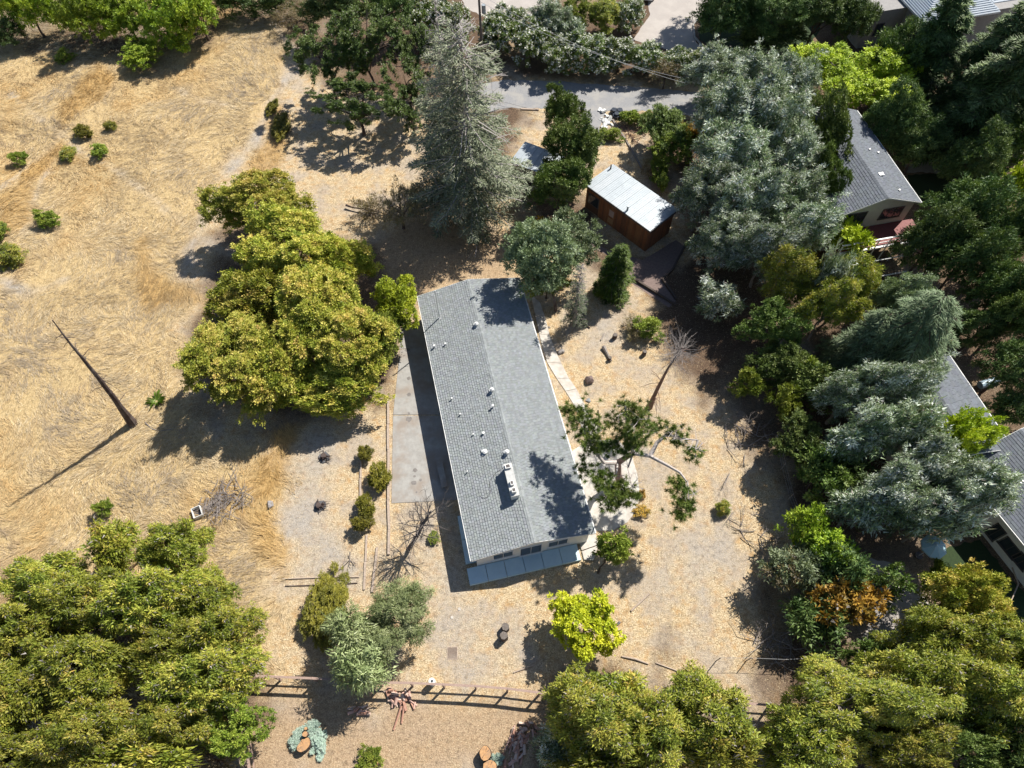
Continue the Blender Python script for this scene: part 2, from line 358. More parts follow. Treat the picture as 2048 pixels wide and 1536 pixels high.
    V = np.stack([P - sd_ * Wd[:, None] / 2, P + sd_ * Wd[:, None] / 2, P + ax * Ln[:, None]], 1).reshape(-1, 3)
    t = rng.random(n)[:, None]; big = fbm(x, y, 5, 66, 3)[:, None]
    col = np.array([0.82, 0.69, 0.47]) * (1 - t) + np.array([0.33, 0.22, 0.12]) * t
    col = col * (0.75 + 0.5 * big)
    o = link('straw_stubble', np_mesh('straw_stubble', V, np.arange(n * 3).reshape(-1, 3), STRAW, col)); tag(o, 'short pale straw stubble scattered over the bare yard', 'grass', kind='stuff')
# ------------------------------------------------------------------ foliage
def unit(a): return a / (np.linalg.norm(a, axis=-1, keepdims=True) + 1e-9)
def leaf_quads(P, ax, nr, L, Wd):
    side = unit(np.cross(nr, ax)); L = L[:, None]; Wd = Wd[:, None]
    b0 = P - ax * L * 0.15
    V = np.stack([b0 - side * Wd * .62, b0 + side * Wd * .62, P + ax * L - nr * L * 0.05], 1).reshape(-1, 3)
    return V, np.arange(len(P) * 3).reshape(-1, 3)
def pal_mix(pal, t):
    pal = np.array(pal); k = np.clip(t, 0, 0.9999) * (len(pal) - 1); i = k.astype(int); f = (k - i)[:, None]
    return pal[i] * (1 - f) + pal[i + 1] * f

# name, palette (green to tip colour), leaf length, leaf width, leaves per m2, cluster radius, droop, lobe count, lobe size, share of clusters kept, tip share
K = {
 'maple':  dict(rag=0.22, name='leafy_tree', pal=[(.06,.10,.012),(.17,.22,.02),(.35,.37,.045),(.62,.54,.12),(.64,.42,.16)], L=0.126, w=0.088, d=536, cr=.34, droop=.0, nl=24, lr=.36, keep=.86, bark=BARK),
 'olive':  dict(rag=0.27, name='evergreen_tree', pal=[(.055,.08,.012),(.13,.17,.02),(.26,.285,.035),(.41,.37,.065),(.47,.29,.08)], L=0.155, w=0.056, d=675, cr=.36, droop=.35, nl=26, lr=.34, keep=.78, bark=GREYBARK, twig=1),
 'silver': dict(rag=0.5, name='eucalyptus_tree', pal=[(.04,.075,.04),(.09,.14,.07),(.19,.26,.12),(.40,.46,.33),(.70,.75,.70),(.85,.87,.86)], cw=.62, L=.19, w=.055, d=640, cr=.38, droop=.3, nl=26, lr=.33, keep=.62, bark=GREYBARK, twig=1),  # clump tones mix leaf colour with painted highlights and dark gaps
 'oak':    dict(rag=0.3, name='oak_tree', pal=[(.035,.065,.014),(.07,.12,.025),(.13,.185,.045),(.20,.24,.08)], L=0.126, w=0.088, d=426, cr=.30, droop=.1, nl=30, lr=.26, keep=.42, bark=DARKBARK, twig=1),
 'darkoak':dict(rag=0.27, name='live_oak_tree', pal=[(.035,.07,.014),(.08,.13,.024),(.16,.215,.05),(.27,.31,.12)], L=0.118, w=0.080, d=444, cr=.32, droop=.1, nl=24, lr=.34, keep=.8, bark=DARKBARK),
 'greyoak':dict(rag=0.26, name='live_oak_tree', pal=[(.07,.105,.045),(.15,.20,.09),(.27,.33,.19),(.40,.45,.32)], L=0.118, w=0.076, d=444, cr=.32, droop=.1, nl=24, lr=.33, keep=.78, bark=DARKBARK),
 'lime':   dict(name='broadleaf_tree', pal=[(.14,.20,.015),(.28,.37,.02),(.46,.54,.035),(.62,.64,.07)], L=0.141, w=0.084, d=352, cr=.32, droop=.1, nl=26, lr=.32, keep=.85, bark=GREYBARK),
 'dark':   dict(rag=0.32, name='redwood_tree', pal=[(.025,.055,.014),(.06,.11,.027),(.13,.19,.05),(.25,.31,.10)], L=0.163, w=0.064, d=388, cr=.36, droop=.3, nl=28, lr=.30, keep=.78, bark=DARKBARK),
 'willow': dict(rag=0.28, name='willow_tree', pal=[(.07,.10,.03),(.17,.22,.08),(.33,.38,.17),(.56,.60,.36)], L=0.178, w=0.040, d=481, cr=.40, droop=.8, nl=20, lr=.38, keep=.82, bark=BARK),
 'oleander':dict(rag=0.16, name='oleander_shrub', pal=[(.06,.10,.02),(.13,.20,.04),(.26,.33,.09)], L=0.178, w=0.064, d=352, cr=.30, droop=.0, nl=20, lr=.36, keep=.85, bark=BARK, flower=.22),
 'green':  dict(name='green_shrub', pal=[(.05,.09,.012),(.12,.18,.02),(.25,.31,.04),(.40,.42,.08)], L=0.133, w=0.072, d=370, cr=.26, droop=.0, nl=18, lr=.38, keep=.82, bark=BARK),
 'fresh':  dict(rag=.3, name='broadleaf_tree', pal=[(.07,.12,.01),(.17,.27,.02),(.34,.44,.035),(.50,.55,.07)], L=.14, w=.075, d=360, cr=.3, droop=.2, nl=26, lr=.32, keep=.85, bark=BARK),
 'hedge':  dict(rag=0.12, name='juniper_shrub', pal=[(.07,.08,.012),(.15,.15,.02),(.26,.24,.03),(.34,.30,.05)], L=0.126, w=0.056, d=500, cr=.22, droop=.0, nl=22, lr=.40, keep=1, bark=BARK),
 'brown':  dict(name='withered_shrub', pal=[(.09,.07,.04), (.17,.13,.07), (.23,.18,.08), (.16,.17,.05)], L=0.163, w=0.036, d=157, cr=.34, droop=.0, nl=14, lr=.40, keep=.7, bark=DARKBARK, twig=2),
 'autumn': dict(name='autumn_tree', pal=[(.10,.11,.02),(.24,.17,.03),(.46,.27,.04),(.54,.36,.06),(.22,.12,.05)], L=0.163, w=0.104, d=240, cr=.32, droop=.1, nl=24, lr=.30, keep=.6, bark=BARK, twig=1),
 'yellow': dict(name='broadleaf_tree', pal=[(.18,.24,.01), (.36,.40,.02), (.56,.56,.03), (.70,.64,.05)], L=0.148, w=0.104, d=352, cr=.26, droop=.0, nl=24, lr=.32, keep=.9, bark=BARK),
 'agave':  dict(name='rosette_shrub', pal=[(.30,.42,.34),(.46,.58,.50),(.62,.70,.64)], L=0.163, w=0.048, d=610, cr=.16, droop=-.2, nl=16, lr=.34, keep=1, bark=BARK),
}
PROTO = {}
def prototype(kind, r0, var):
    key = (kind, r0, var)
    if key in PROTO: return PROTO[key]
    k = K[kind]; rng = np.random.default_rng(sum(map(ord, kind)) * 31 + int(r0 * 10) * 7 + var)
    nl = int(k['nl'] * (0.7 if r0 < 2 else 1)); lr = k['lr']
    nl = int(nl * 2.3); dirs = unit(rng.normal(size=(nl, 3))); dirs[:, 2] = np.where(dirs[:, 2] < -0.5, -dirs[:, 2] * 0.7, dirs[:, 2]); dirs = unit(dirs)
    az = np.arctan2(dirs[:, 1], dirs[:, 0]); ph = rng.uniform(0, 6.28, 4)
    out = 0.86 + 0.10 * np.sin(2 * az + ph[0]) + 0.09 * np.sin(3 * az + ph[1]) + 0.07 * np.sin(5 * az + ph[2]) + 0.06 * np.sin(4 * dirs[:, 2] + ph[3])
    lc = dirs * (out * rng.uniform(0.62, 1.0, nl))[:, None] * np.array([1, 1, 0.9])
    rr = rng.uniform(0.45, 1.0, nl) ** 1.3 * lr * 0.82
    lc = np.vstack([lc, [[0, 0, 0.0]], [[.25, .1, .1]], [[-.2, -.2, .05]]]); rr = np.append(rr, [0.42, .36, .36]); nl += 3
    lc = lc * r0; rr = rr * r0
    area = 4 * math.pi * (rr ** 2)
    cr = min(k['cr'] * .66, 0.42 * lr * r0 * 1.6)
    tot = 4 * math.pi * r0 * r0 * 0.85
    per = 30; nc = max(30, int(tot * k['d'] / per))
    li = rng.choice(nl, nc * 6, p=area / area.sum()); dd = unit(rng.normal(size=(nc * 6, 3)))
    C = lc[li] + dd * rr[li][:, None] * np.where(rng.random((nc * 6, 1)) < .07, rng.uniform(1.1, 1.55, (nc * 6, 1)), rng.uniform(0.7, 1.06, (nc * 6, 1)))
    dist = np.linalg.norm(C[:, None, :] - lc[None], axis=2) / rr[None]
    dist[np.arange(len(C)), li] = 9
    ok = (dist.min(1) > 0.80) & (dd[:, 2] > -0.45) & (C[:, 2] > -0.85 * r0)
    C, dd, li = C[ok][:nc], dd[ok][:nc], li[ok][:nc]
    def n3(s, sd): return (vnoise(C[:, 0] / s + 40, C[:, 1] / s + 40, sd) + vnoise(C[:, 1] / s + 40, C[:, 2] / s + 40, sd + 1) + vnoise(C[:, 2] / s + 40, C[:, 0] / s + 40, sd + 2)) / 3
    N_ = np.clip((n3(.27 * r0, var * 9 + 5) - .5) * 2.6, -1, 1) * .6 + np.clip((n3(.11 * r0, var * 9 + 25) - .5) * 3, -1, 1) * .5
    C = C * (1 + (k.get('rag', .24) * (1.5 if r0 < 2 else 1)) * N_)[:, None]
    # gaps where the sky or ground shows through
    g = vnoise(C[:, 0] / (0.17 * r0) + 50, (C[:, 1] + C[:, 2] * .7) / (0.17 * r0) + 50, var + 3) * .85 + rng.random(len(C)) * .15
    kp = g > np.quantile(g, 1 - k['keep']) if k['keep'] < 1 else np.ones(len(C), bool)
    C, dd, li = C[kp], dd[kp], li[kp]
    n = len(C) * per; Ci = np.repeat(np.arange(len(C)), per)
    off = rng.normal(size=(n, 3)) * cr * 0.5; D = dd[Ci]
    # each cluster is a spray: leaves fan out from its centre
    spray = unit(D * 0.8 + unit(off) * 1.0 + np.array([0, 0, 0.25]))
    P = C[Ci] + off * np.array([1, 1, 0.7])
    ax = unit(spray + rng.normal(size=(n, 3)) * 0.35 - np.array([0, 0, 1.0]) * k['droop'] * 1.1)
    nr = unit(np.cross(np.cross(ax, unit(D * 0.7 + np.array([0, 0, 0.7]) + rng.normal(size=(n, 3)) * 0.45)), ax))
    sc_ = rng.uniform(0.7, 1.25, n)
    fl_ = (rng.random(len(C))[Ci] > .3) & (rng.random(n) < k.get('flower', 0))
    V, F = leaf_quads(P + D * (.12 * fl_)[:, None], ax, nr, k['L'] * sc_ * np.where(fl_, .85, 1), k['w'] * sc_ * rng.uniform(0.8, 1.2, n) * np.where(fl_, 2.2, 1))
    lobe_t = rng.random(nl)[li][Ci]; cl_t = rng.random(len(C))[Ci]
    cw = k.get('cw', .40); t = (0.74 - cw) * lobe_t + cw * cl_t + 0.26 * rng.random(n)
    col = pal_mix(k['pal'], t) * rng.uniform(0.78, 1.18, (n, 1))
    if k.get('twig'):       # bare grey twigs poking out of the crown
        m = rng.random(n) < 0.05 * k['twig']; col[m] = np.array([.30, .27, .25]) * rng.uniform(.6, 1.1, (m.sum(), 1))
    if 'flower' in k:
        m = fl_; col[m] = np.array([.80, .80, .74]) * rng.uniform(.8, 1.0, (m.sum(), 1))
    me = np_mesh(kind + '_crown', V, F, LEAF, np.clip(col, 0, .85))
    PROTO[key] = (me, lc, rr); return PROTO[key]

TR = random.Random(77)
def trunk_mesh(kind, h0, zc, R, lc, r0, rng, lean=(0, 0), nlimb=7):
    """tapered trunk from the ground into the crown with limbs to its lobes, z=0 at the ground"""
    mb = MB(); rb = max(0.03, 0.034 * max(R[0], R[1], zc * .6) + 0.02)
    top = Vector((0, 0, zc + R[2] * 0.35)); base = Vector((lean[0], lean[1], -0.05))
    pts = []; rad = []
    for i in range(6):
        t = i / 5; p = base.lerp(top, t); p.x += rng.uniform(-1, 1) * 0.04 * zc * (0 < i < 5); p.y += rng.uniform(-1, 1) * 0.04 * zc * (0 < i < 5)
        pts.append(p); rad.append(rb * (1.35 if i == 0 else 1 - 0.75 * t))
    mb.tube(pts, rad, 7)
    idx = list(range(len(lc))); rng.shuffle(idx)
    for i in idx[:nlimb]:
        q = Vector((lc[i][0] / r0 * R[0], lc[i][1] / r0 * R[1], lc[i][2] / r0 * R[2] + zc)) * 1.0
        s = pts[0].lerp(pts[-1], rng.uniform(0.35, 0.75)); mdl = s.lerp(q, 0.5) + Vector((rng.uniform(-.1, .1), rng.uniform(-.1, .1), 0.08)) * R[2]
        e = q + (q - s) * 0.18
        mb.tube([s, mdl, q, e], [rb * .5, rb * .36, rb * .2, rb * .05], 5, cap=False)
        for _ in range(5 if nlimb > 6 else 2):
            d = Vector((rng.uniform(-1, 1), rng.uniform(-1, 1), rng.uniform(-.2, 1))).normalized() * R[0] * 0.34
            f = mdl.lerp(q, rng.uniform(.2, 1)); mb.tube([f, f + d * .6, f + d * 1.1], [rb * .17, rb * .1, rb * .03], 3, cap=False)
    return mb.mesh('trunk', K[kind]['bark'])

CNT = {}
def plant(kind, cx, cy, rx, ry, h, label, base=None, low=False, name=None, cat=None, grp=None):
    k = K[kind]
    shrub = low or h < 2.7 or kind == 'oleander'
    zc0 = h * 0.45 if shrub else h * 0.57
    Rz = h * 0.55 if shrub else h * 0.43
    for _ in range(2):
        c = at(cx, cy, zc0); s0 = proj(c)
        dx = proj(c + Vector((1, 0, 0)))[0] - s0[0]; dy = abs(proj(c + Vector((0, 1, 0)))[1] - s0[1]); dz = abs(proj(c + Vector((0, 0, 1)))[1] - s0[1])
        Rx = rx / dx; Ry = math.sqrt(max(ry ** 2 - (dz * Rz) ** 2, (0.6 * ry) ** 2)) / dy
    R = (Rx, Ry, Rz); gm = (Rx * Ry) ** 0.5
    r0 = 1.2 if gm < 1.75 else (2.5 if gm < 3.2 else 4.2)
    if kind in ('agave',): r0 = 1.2
    CNT[(kind, r0)] = CNT.get((kind, r0), -1) + 1; nv = 2 if r0 > 2 else 3
    me, lc, rr = prototype(kind, r0, CNT[(kind, r0)] % nv)
    nm = name or (k['name'] if not shrub else (k['name'] if k['name'].endswith('shrub') else 'leafy_shrub'))
    root = empty(nm, (c.x, c.y, 0), 0, label, cat or ('shrub' if nm.endswith('shrub') or shrub else 'tree'), grp)
    rz = TR.choice([0, 1, 2, 3]) * math.pi / 2
    sx, sy = (Rx, Ry) if round(rz / (math.pi / 2)) % 2 == 0 else (Ry, Rx)
    if .87 < Rx / Ry < 1.15: rz += TR.uniform(0, 1.5)
    f = 1.07 / r0
    link('crown', me, root, (0, 0, zc0), (0, 0, rz), (sx * f, sy * f, Rz * f * 1.05))
    lcr = [(Matrix.Rotation(rz, 3, 'Z') @ Vector(l)) for l in lc]
    lean = (0, 0)
    if base: b = at(*base); lean = (b.x - c.x, b.y - c.y)
    link('trunk', trunk_mesh(kind, h, zc0, R, lcr, r0, TR, lean, 5 if shrub else (12 if k['keep'] < .85 else 8)), root)
    return root

# ---- conifers with visible whorls
def conifer(px, py, h, r, label, pal, dens=1.0, name='conifer_tree', zlow=0.12, droop=0.25, needle=(.20, .05), seed=1, bare_top=0.0, bark=GREYBARK, grp=None, bare=0.0, width=lambda t: (1 - t) ** 0.8, tipdroop=0.0, lean=(0, 0), fade=0.0, twigc=None):
    rng = np.random.default_rng(seed); b = at(px, py)
    root = empty(name, b, 0, label, 'tree', grp)
    mb = MB(); rb = 0.018 * h + 0.04
    hh = [i / 7 for i in range(8)]
    mb.tube([(lean[0] * t + 0.06 * math.sin(9 * t), lean[1] * t + 0.05 * math.cos(7 * t), h * t - .05) for t in hh], [rb * (1.3 if t == 0 else 1 - .93 * t) for t in hh], 8)
    link('trunk', mb.mesh('trunk', bark), root)
    br = MB(); P = []; A = []; D = []
    z = zlow * h
    while z < h * 0.985:
        t = z / h; L0 = r * width((t - zlow) / (1 - zlow))
        nb = int(rng.integers(5, 8))
        for _ in range(nb):
            L = L0 * rng.uniform(.65, 1.1); az = rng.uniform(0, 6.283); up = 0.35 * t - 0.1 - droop * .5
            o = Vector((lean[0] * t, lean[1] * t, z)); pts = []
            m = 5
            for j in range(m):
                s = j / (m - 1); pts.append(o + Vector((math.cos(az) * L * s, math.sin(az) * L * s, L * s * up - droop * L * s * s * .5 - tipdroop * L * s ** 3)) + Vector(rng.normal(0, .03 * L, 3)) * s)
            br.tube(pts, [0.02 + .014 * L * (1 - j / 4) for j in range(m)], 3, cap=False, c=(1, 1, 1))
            if t > 1 - bare_top and rng.random() < .85 or rng.random() < bare:
                for _k in range(4):
                    q = pts[1].lerp(pts[-1], rng.random()); e = q + Vector(rng.normal(0, .16 * L, 3)); br.tube([q, e], [.018, .008], 3, cap=False)
                continue
            nn = int(L * 40 * dens * max(.12, 1 - fade * t)) + 1
            s = rng.uniform(.18, 1.02, nn); a0 = np.array(pts[0]); seg = np.array([list(p) for p in pts])
            idx = np.clip((s * 4).astype(int), 0, 3); fr = (s * 4 - idx)[:, None]; base = seg[idx] * (1 - fr) + seg[idx + 1] * fr
            dirn = np.array([math.cos(az), math.sin(az), 0]); side = np.array([-math.sin(az), math.cos(az), 0])
            lat = rng.normal(0, 1, nn) * (0.10 + .16 * L * (1.1 - s)) 
            base = base + side * lat[:, None] + np.array([0, 0, 1]) * rng.normal(0, .07, (nn, 1)) - np.array([0, 0, 1]) * np.abs(lat)[:, None] * .25
            P.append(base); A.append(unit(dirn * .8 + side * np.sign(lat)[:, None] * .8 + rng.normal(0, .3, (nn, 3)) - np.array([0, 0, tipdroop]))); D.append(np.full(nn, rng.random()))
        z += rng.uniform(.25, .5) * (0.55 + h / 30)
    link('branch', br.mesh('branch', bark), root)
    P = np.vstack(P); A = np.vstack(A); D = np.concatenate(D); n = len(P)
    nr = unit(np.array([0, 0, 1.]) + rng.normal(0, .4, (n, 3))); nr = unit(np.cross(np.cross(A, nr), A))
    V, F = leaf_quads(P, A, nr, 1.1 * needle[0] * rng.uniform(.7, 1.4, n), needle[1] * rng.uniform(.7, 1.3, n))
    col = pal_mix(pal, .5 * D + .5 * rng.random(n)) * rng.uniform(.75, 1.2, (n, 1))
    link('crown', np_mesh('needles', V, F, LEAF, np.clip(col, 0, .8)), root)
    return root

# ---- bare branching skeletons
def skeleton(mb, rng, p, d, L, r, depth, spread=0.6, kids=3, up=0.15, n=5):
    m = 4; pts = [p]; q = Vector(p); dd = Vector(d).normalized()
    for j in range(m):
        dd = (dd + Vector((rng.gauss(0, .12), rng.gauss(0, .12), rng.gauss(0, .08) + up * .15))).normalized(); q = q + dd * L / m; pts.append(q)
    mb.tube(pts, [r * (1 - .5 * j / m) for j in range(m + 1)], n if depth > 1 else 4, cap=False)
    if depth <= 0: return
    for _ in range(kids):
        t = rng.uniform(.35, 1); i = min(int(t * m), m - 1); s = pts[i].lerp(pts[i + 1], t * m - i)
        nd = (dd + Vector((rng.gauss(0, spread), rng.gauss(0, spread), rng.gauss(0, spread * .7) + up))).normalized()
        skeleton(mb, rng, s, nd, L * rng.uniform(.5, .75), r * .5 * rng.uniform(.7, 1), depth - 1, spread, kids, up, n)
# ------------------------------------------------------------------ roads and paving
ASPHALT = simple('asphalt', (0.30, 0.30, 0.31), (0.20, 0.20, 0.205), 9, 0.95, 0.5, bscale=40, big=(0.7, (0.36, 0.34, 0.31), 0.6))
PAVING = simple('exposed_paving', (0.44, 0.40, 0.37), (0.30, 0.27, 0.25), 14, 0.9, 0.5, bscale=30, big=(0.5, (0.5, 0.46, 0.42), 0.4))
CONC = simple('concrete', (0.36, 0.35, 0.33), (0.26, 0.25, 0.235), 2, 0.85, 0.25, bscale=24, big=(0.6, (0.25, 0.20, 0.16), 0.7))
PALECONC = simple('pale_concrete', (0.58, 0.55, 0.50), (0.45, 0.42, 0.38), 4, 0.85, 0.3, bscale=24, big=(1.1, (0.34, 0.29, 0.24), 0.6))
DARKPAVE = simple('brown_paving', (0.23, 0.17, 0.15), (0.14, 0.10, 0.09), 6, 0.9, 0.4, bscale=18)
TIMBER = simple('weathered_timber', (0.46, 0.38, 0.31), (0.3, 0.23, 0.18), 7, 0.9, 0.4, stretch=(1, 1, 1))
BOARD = simple('fence_wood', (0.40, 0.29, 0.24), (0.26, 0.18, 0.15), 7, 0.9, 0.4)
LAWN = simple('lawn', (0.03, 0.055, 0.014), (0.015, 0.03, 0.01), 8, 0.95, 0.5)  # green darkened so the colour itself carries the tree shade
NO_GRASS = []
def rough_poly(pts, step=0.35, amp=0.14, seed=1):
    rng = random.Random(seed); out = []
    for i in range(len(pts)):
        a = Vector(pts[i][:2]); b = Vector(pts[(i + 1) % len(pts)][:2]); L = (b - a).length; n = max(1, int(L / step)); nrm = Vector((-(b - a).y, (b - a).x)) / max(L, 1e-6)
        for k in range(n): out.append(a.lerp(b, k / n) + nrm * rng.uniform(-amp, amp) * (k > 0))
    return out
def sheet(name, px, mat, label, z=0.012, amp=0.12, seed=1, kind='structure', thick=0.0):
    pts = rough_poly(W(px), 0.4, amp, seed) if amp else [Vector(p[:2]) for p in W(px)]
    import mathutils
    tri = mathutils.geometry.tessellate_polygon([[Vector((p[0], p[1], 0)) for p in pts]])
    me = bpy.data.meshes.new(name); me.from_pydata([(p[0], p[1], z) for p in pts], [], [t[::-1] if ((pts[t[1]] - pts[t[0]]).cross(pts[t[2]] - pts[t[0]]) < 0) else t for t in tri])
    me.materials.append(mat); o = link(name, me); NO_GRASS.append(pts)
    return tag(o, label, kind=kind)
sheet('road', [(1012, 160), (1120, 163), (1240, 172), (1400, 185), (1420, 240), (1330, 222), (1215, 222), (1120, 218), (1015, 216), (960, 230), (940, 170)], ASPHALT, 'grey asphalt lane running below the white flowering hedge', seed=2)
sheet('driveway', [(1160, 214), (1215, 216), (1205, 240), (1192, 280), (1190, 330), (1175, 345), (1186, 340), (1183, 290), (1168, 255)], ASPHALT, 'grey driveway spur leading down from the lane to the cabin', z=0.017, seed=3)
sheet('parking_court', [(1265, 80), (1300, 30), (1285, -60), (1440, -60), (1420, 30), (1385, 45), (1392, 85), (1420, 105), (1600, 128), (1598, 145), (1440, 125), (1380, 108), (1330, 98)], PAVING, 'speckled grey parking court at the top edge', seed=4, amp=0.05)
sheet('side_road', [(900, -60), (1110, -60), (1100, 20), (1050, 45), (980, 40), (930, 15)], PAVING, 'pale paved road glimpsed behind the utility pole', seed=5)
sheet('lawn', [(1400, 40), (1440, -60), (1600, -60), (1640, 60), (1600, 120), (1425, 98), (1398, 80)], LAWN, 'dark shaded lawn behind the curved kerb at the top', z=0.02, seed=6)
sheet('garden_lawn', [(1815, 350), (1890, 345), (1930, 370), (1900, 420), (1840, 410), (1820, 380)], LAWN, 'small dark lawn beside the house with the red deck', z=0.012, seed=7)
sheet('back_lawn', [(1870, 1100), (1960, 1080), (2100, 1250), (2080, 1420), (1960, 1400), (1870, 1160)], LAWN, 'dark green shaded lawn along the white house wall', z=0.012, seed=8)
sheet('garden_path', [(1805, 325), (1880, 322), (1925, 335), (1900, 350), (1860, 345), (1812, 345)], PAVING, 'pale stone path curving beside the neighbouring lawn', z=0.016, seed=9)
sheet('gravel_yard', [(1720, 1110), (1790, 1130), (1862, 1210), (1840, 1290), (1770, 1310), (1720, 1290), (1745, 1230), (1715, 1170)], PAVING, 'pale gravel yard between the orange tree and the olive tree', z=0.012, seed=10)
sheet('east_road', [(1985, 200), (2140, 160), (2140, 330), (2020, 300)], PAVING, 'pale road glimpsed between the tall dark trees on the right', z=0.012, seed=12)
sheet('brick_courtyard', [(1120, 445), (1215, 500), (1285, 520), (1352, 480), (1372, 495), (1330, 560), (1352, 602), (1338, 615), (1262, 566), (1235, 520), (1130, 470)], DARKPAVE, 'brown paved courtyard in front of the wooden cabin', z=0.014, amp=0.03, seed=11)

# house frame: x across west to east, y along the ridge south to north
HA = math.radians(12.95); HO = Vector((-2.78, 13.93, 0)); HM = Matrix.Translation(HO) @ Matrix.Rotation(HA, 4, 'Z')
def hl(x, y, z=0): return HM @ Vector((x, y, z))
HW, HL, EZ, RZ = 8.84, 23.4, 2.4, 3.42
NO_GRASS.append([hl(0, 0), hl(HW, 0), hl(HW, HL), hl(0, HL)])
# driveway pad along the west wall
def slabs(name, polys, mat, z0, z1, label, kind='structure', seed=0):
    """concrete laid in sections: each section a part with a recessed joint"""
    rng = random.Random(seed); root = empty(name, (0, 0, 0)); tag(root, label, kind=kind)
    for p in polys:
        mb = MB(); q = [Vector((v[0], v[1])) for v in p]; cen = sum(q, Vector((0, 0))) / len(q)
        q = [v + (cen - v).normalized() * 0.022 for v in q]; dz = rng.uniform(-.008, .008)
        ar = sum(q[i].cross(q[(i + 1) % len(q)]) for i in range(len(q)))
        if ar < 0: q = q[::-1]
        mb.prism(q, z0, z1 + dz); mb.obj('slab', mat, root); NO_GRASS.append(p)
    return root
xa, xb = at(783, 1006), at(905, 1002)
pad = [W([(800, 700), (850, 690), (880, 780), (893, 830), (786, 830)]), W([(786, 831), (893, 831), (925, 1000), (783, 1007)]), W([(802, 655), (845, 640), (858, 690), (799, 699)])]
slabs('concrete_pad', pad, CONC, -0.05, 0.03, 'long grey oil stained concrete parking pad beside the house')
STAIN = simple('oil_stain', (0.14, 0.13, 0.12), (0.22, 0.2, 0.19), 5, 0.9, 0)
rs = random.Random(3)
for px, py, r in ((818, 757, .16), (818, 790, .17), (818, 839, .22), (818, 827, .1), (830, 941, .17), (829, 953, .1), (828, 966, .2), (841, 960, .1), (815, 700, .2), (833, 985, .08)):
    c = at(px, py); mb = MB(); mb.disc(c.x, c.y, r, .036, .0385, 12, rs, .3); tag(mb.obj('oil_stain', STAIN), 'dark oil drips on the concrete pad', kind='stuff')
# front slab (six big sections), west strip
def hp(*pts): return [hl(x, y) for x, y in pts]
fs = [hp((x, -1.05), (min(x + 1.36, 7.9), -1.05 + (0 if x < 6.4 else .0)), (min(x + 1.36, 7.9), .18), (x, .18)) for x in (-.44, .92, 2.28, 3.64, 5.0, 6.36)]
SHADECONC = simple('smooth_concrete', (0.55, 0.70, 0.76), (0.48, 0.63, 0.69), 2.5, 0.7, 0.15, bscale=20)  # the blue cast of shaded slabs is put into the base colour
slabs('front_terrace', fs, SHADECONC, -0.05, 0.28, 'smooth concrete terrace of six slabs along the south wall', seed=4)
slabs('west_walk', [hp((-.44, .51), (.5, .51), (.5, 2.3), (-.40, 2.3)), hp((-.40, 2.31), (.5, 2.31), (.5, 4.2), (-.36, 4.2))], SHADECONC, -0.05, 0.24, 'narrow concrete walk under the west eave', seed=5)
slabs('stone_landing', [hp((7.95, -.35), (9.3, -.2), (9.3, .7), (7.95, .7)), hp((7.93, -1.05), (8.6, -1.25), (9.25, -.25), (7.95, -.4))], PALECONC, -0.05, 0.12, 'broken pale slabs at the south east corner of the house', seed=6)
# east garden walk, curved
wk = [((1062, 590), (1080, 605)), ((1070, 630), (1092, 640)), ((1078, 668), (1100, 672)), ((1088, 706), (1110, 700)), ((1094, 725), (1123, 727)), ((1113, 757), (1138, 757)), ((1131, 783), (1153, 778)), ((1150, 814), (1168, 806)), ((1162, 850), (1183, 838)), ((1172, 880), (1205, 862))]
slabs('garden_walk', [W([wk[i][0], wk[i][1], wk[i + 1][1], wk[i + 1][0]]) for i in range(len(wk) - 1)], PALECONC, -0.05, 0.06, 'white concrete walk angling away from the east eave', seed=7)
cc = at(1215, 975); arc = [at(*p) for p in ((1175, 880), (1235, 880), (1262, 905), (1274, 945), (1280, 985), (1275, 1018), (1255, 1045), (1225, 1062), (1190, 1062))]
ps = []
for i in range(len(arc) - 1):
    ps.append([arc[i], arc[i + 1], cc])
inner = [cc]
slabs('round_patio', [[p[0], p[1], cc + (p[1] - cc) * .02, cc + (p[0] - cc) * .02] for p in ps] + [[arc[-1], hl(8.8, 1.0), hl(8.8, 7.2), arc[0], cc]], PALECONC, -0.05, 0.05, 'rounded pale concrete patio under the gnarled pine', seed=8)

# kerb of the top lawn
def strip(name, pts, wd, z0, z1, mat, label, cat=None, kind=None, group=None, part='kerb_stone', seg=1.2, gap=.02, jit=0.0, seed=0):
    root = empty(name, (0, 0, 0), 0, label, cat, group)
    if kind: root['kind'] = kind
    rng = random.Random(seed); pts = [Vector((p[0], p[1])) for p in pts]
    for a, b in zip(pts[:-1], pts[1:]):
        L = (b - a).length; n = max(1, round(L / seg)); d = (b - a) / L; nr = Vector((-d.y, d.x)); an = math.atan2(d.y, d.x)
        for k in range(n):
            m = a + d * L * (k + .5) / n + nr * rng.uniform(-jit, jit)
            mb = MB(); mb.box(-L / n / 2 + gap / 2, L / n / 2 - gap / 2, -wd / 2, wd / 2, z0, z1 + rng.uniform(-.01, .01) )
            mb.obj(part, mat, root, loc=(m.x, m.y, 0), rot=(0, 0, an + rng.uniform(-jit, jit) * .3))
    return root
strip('kerb', W([(1400, 35), (1386, 50), (1389, 75), (1408, 98), (1450, 108), (1600, 127)]), .18, -.05, .14, CONC, 'pale curved concrete kerb around the dark lawn', kind='structure', seg=1.6)
strip('road_kerb', W([(1042, 219), (1078, 220)]), .2, -.05, .12, TIMBER, 'short kerb along the lower side of the lane', kind='structure')
strip('timber_edging', W([(776, 800), (777, 900), (777, 1000), (779, 1060), (778, 1110)]), .17, -.03, .16, TIMBER, 'long timber edging along the left side of the concrete pad', cat='edging', part='timber', seg=2.4, jit=.03)
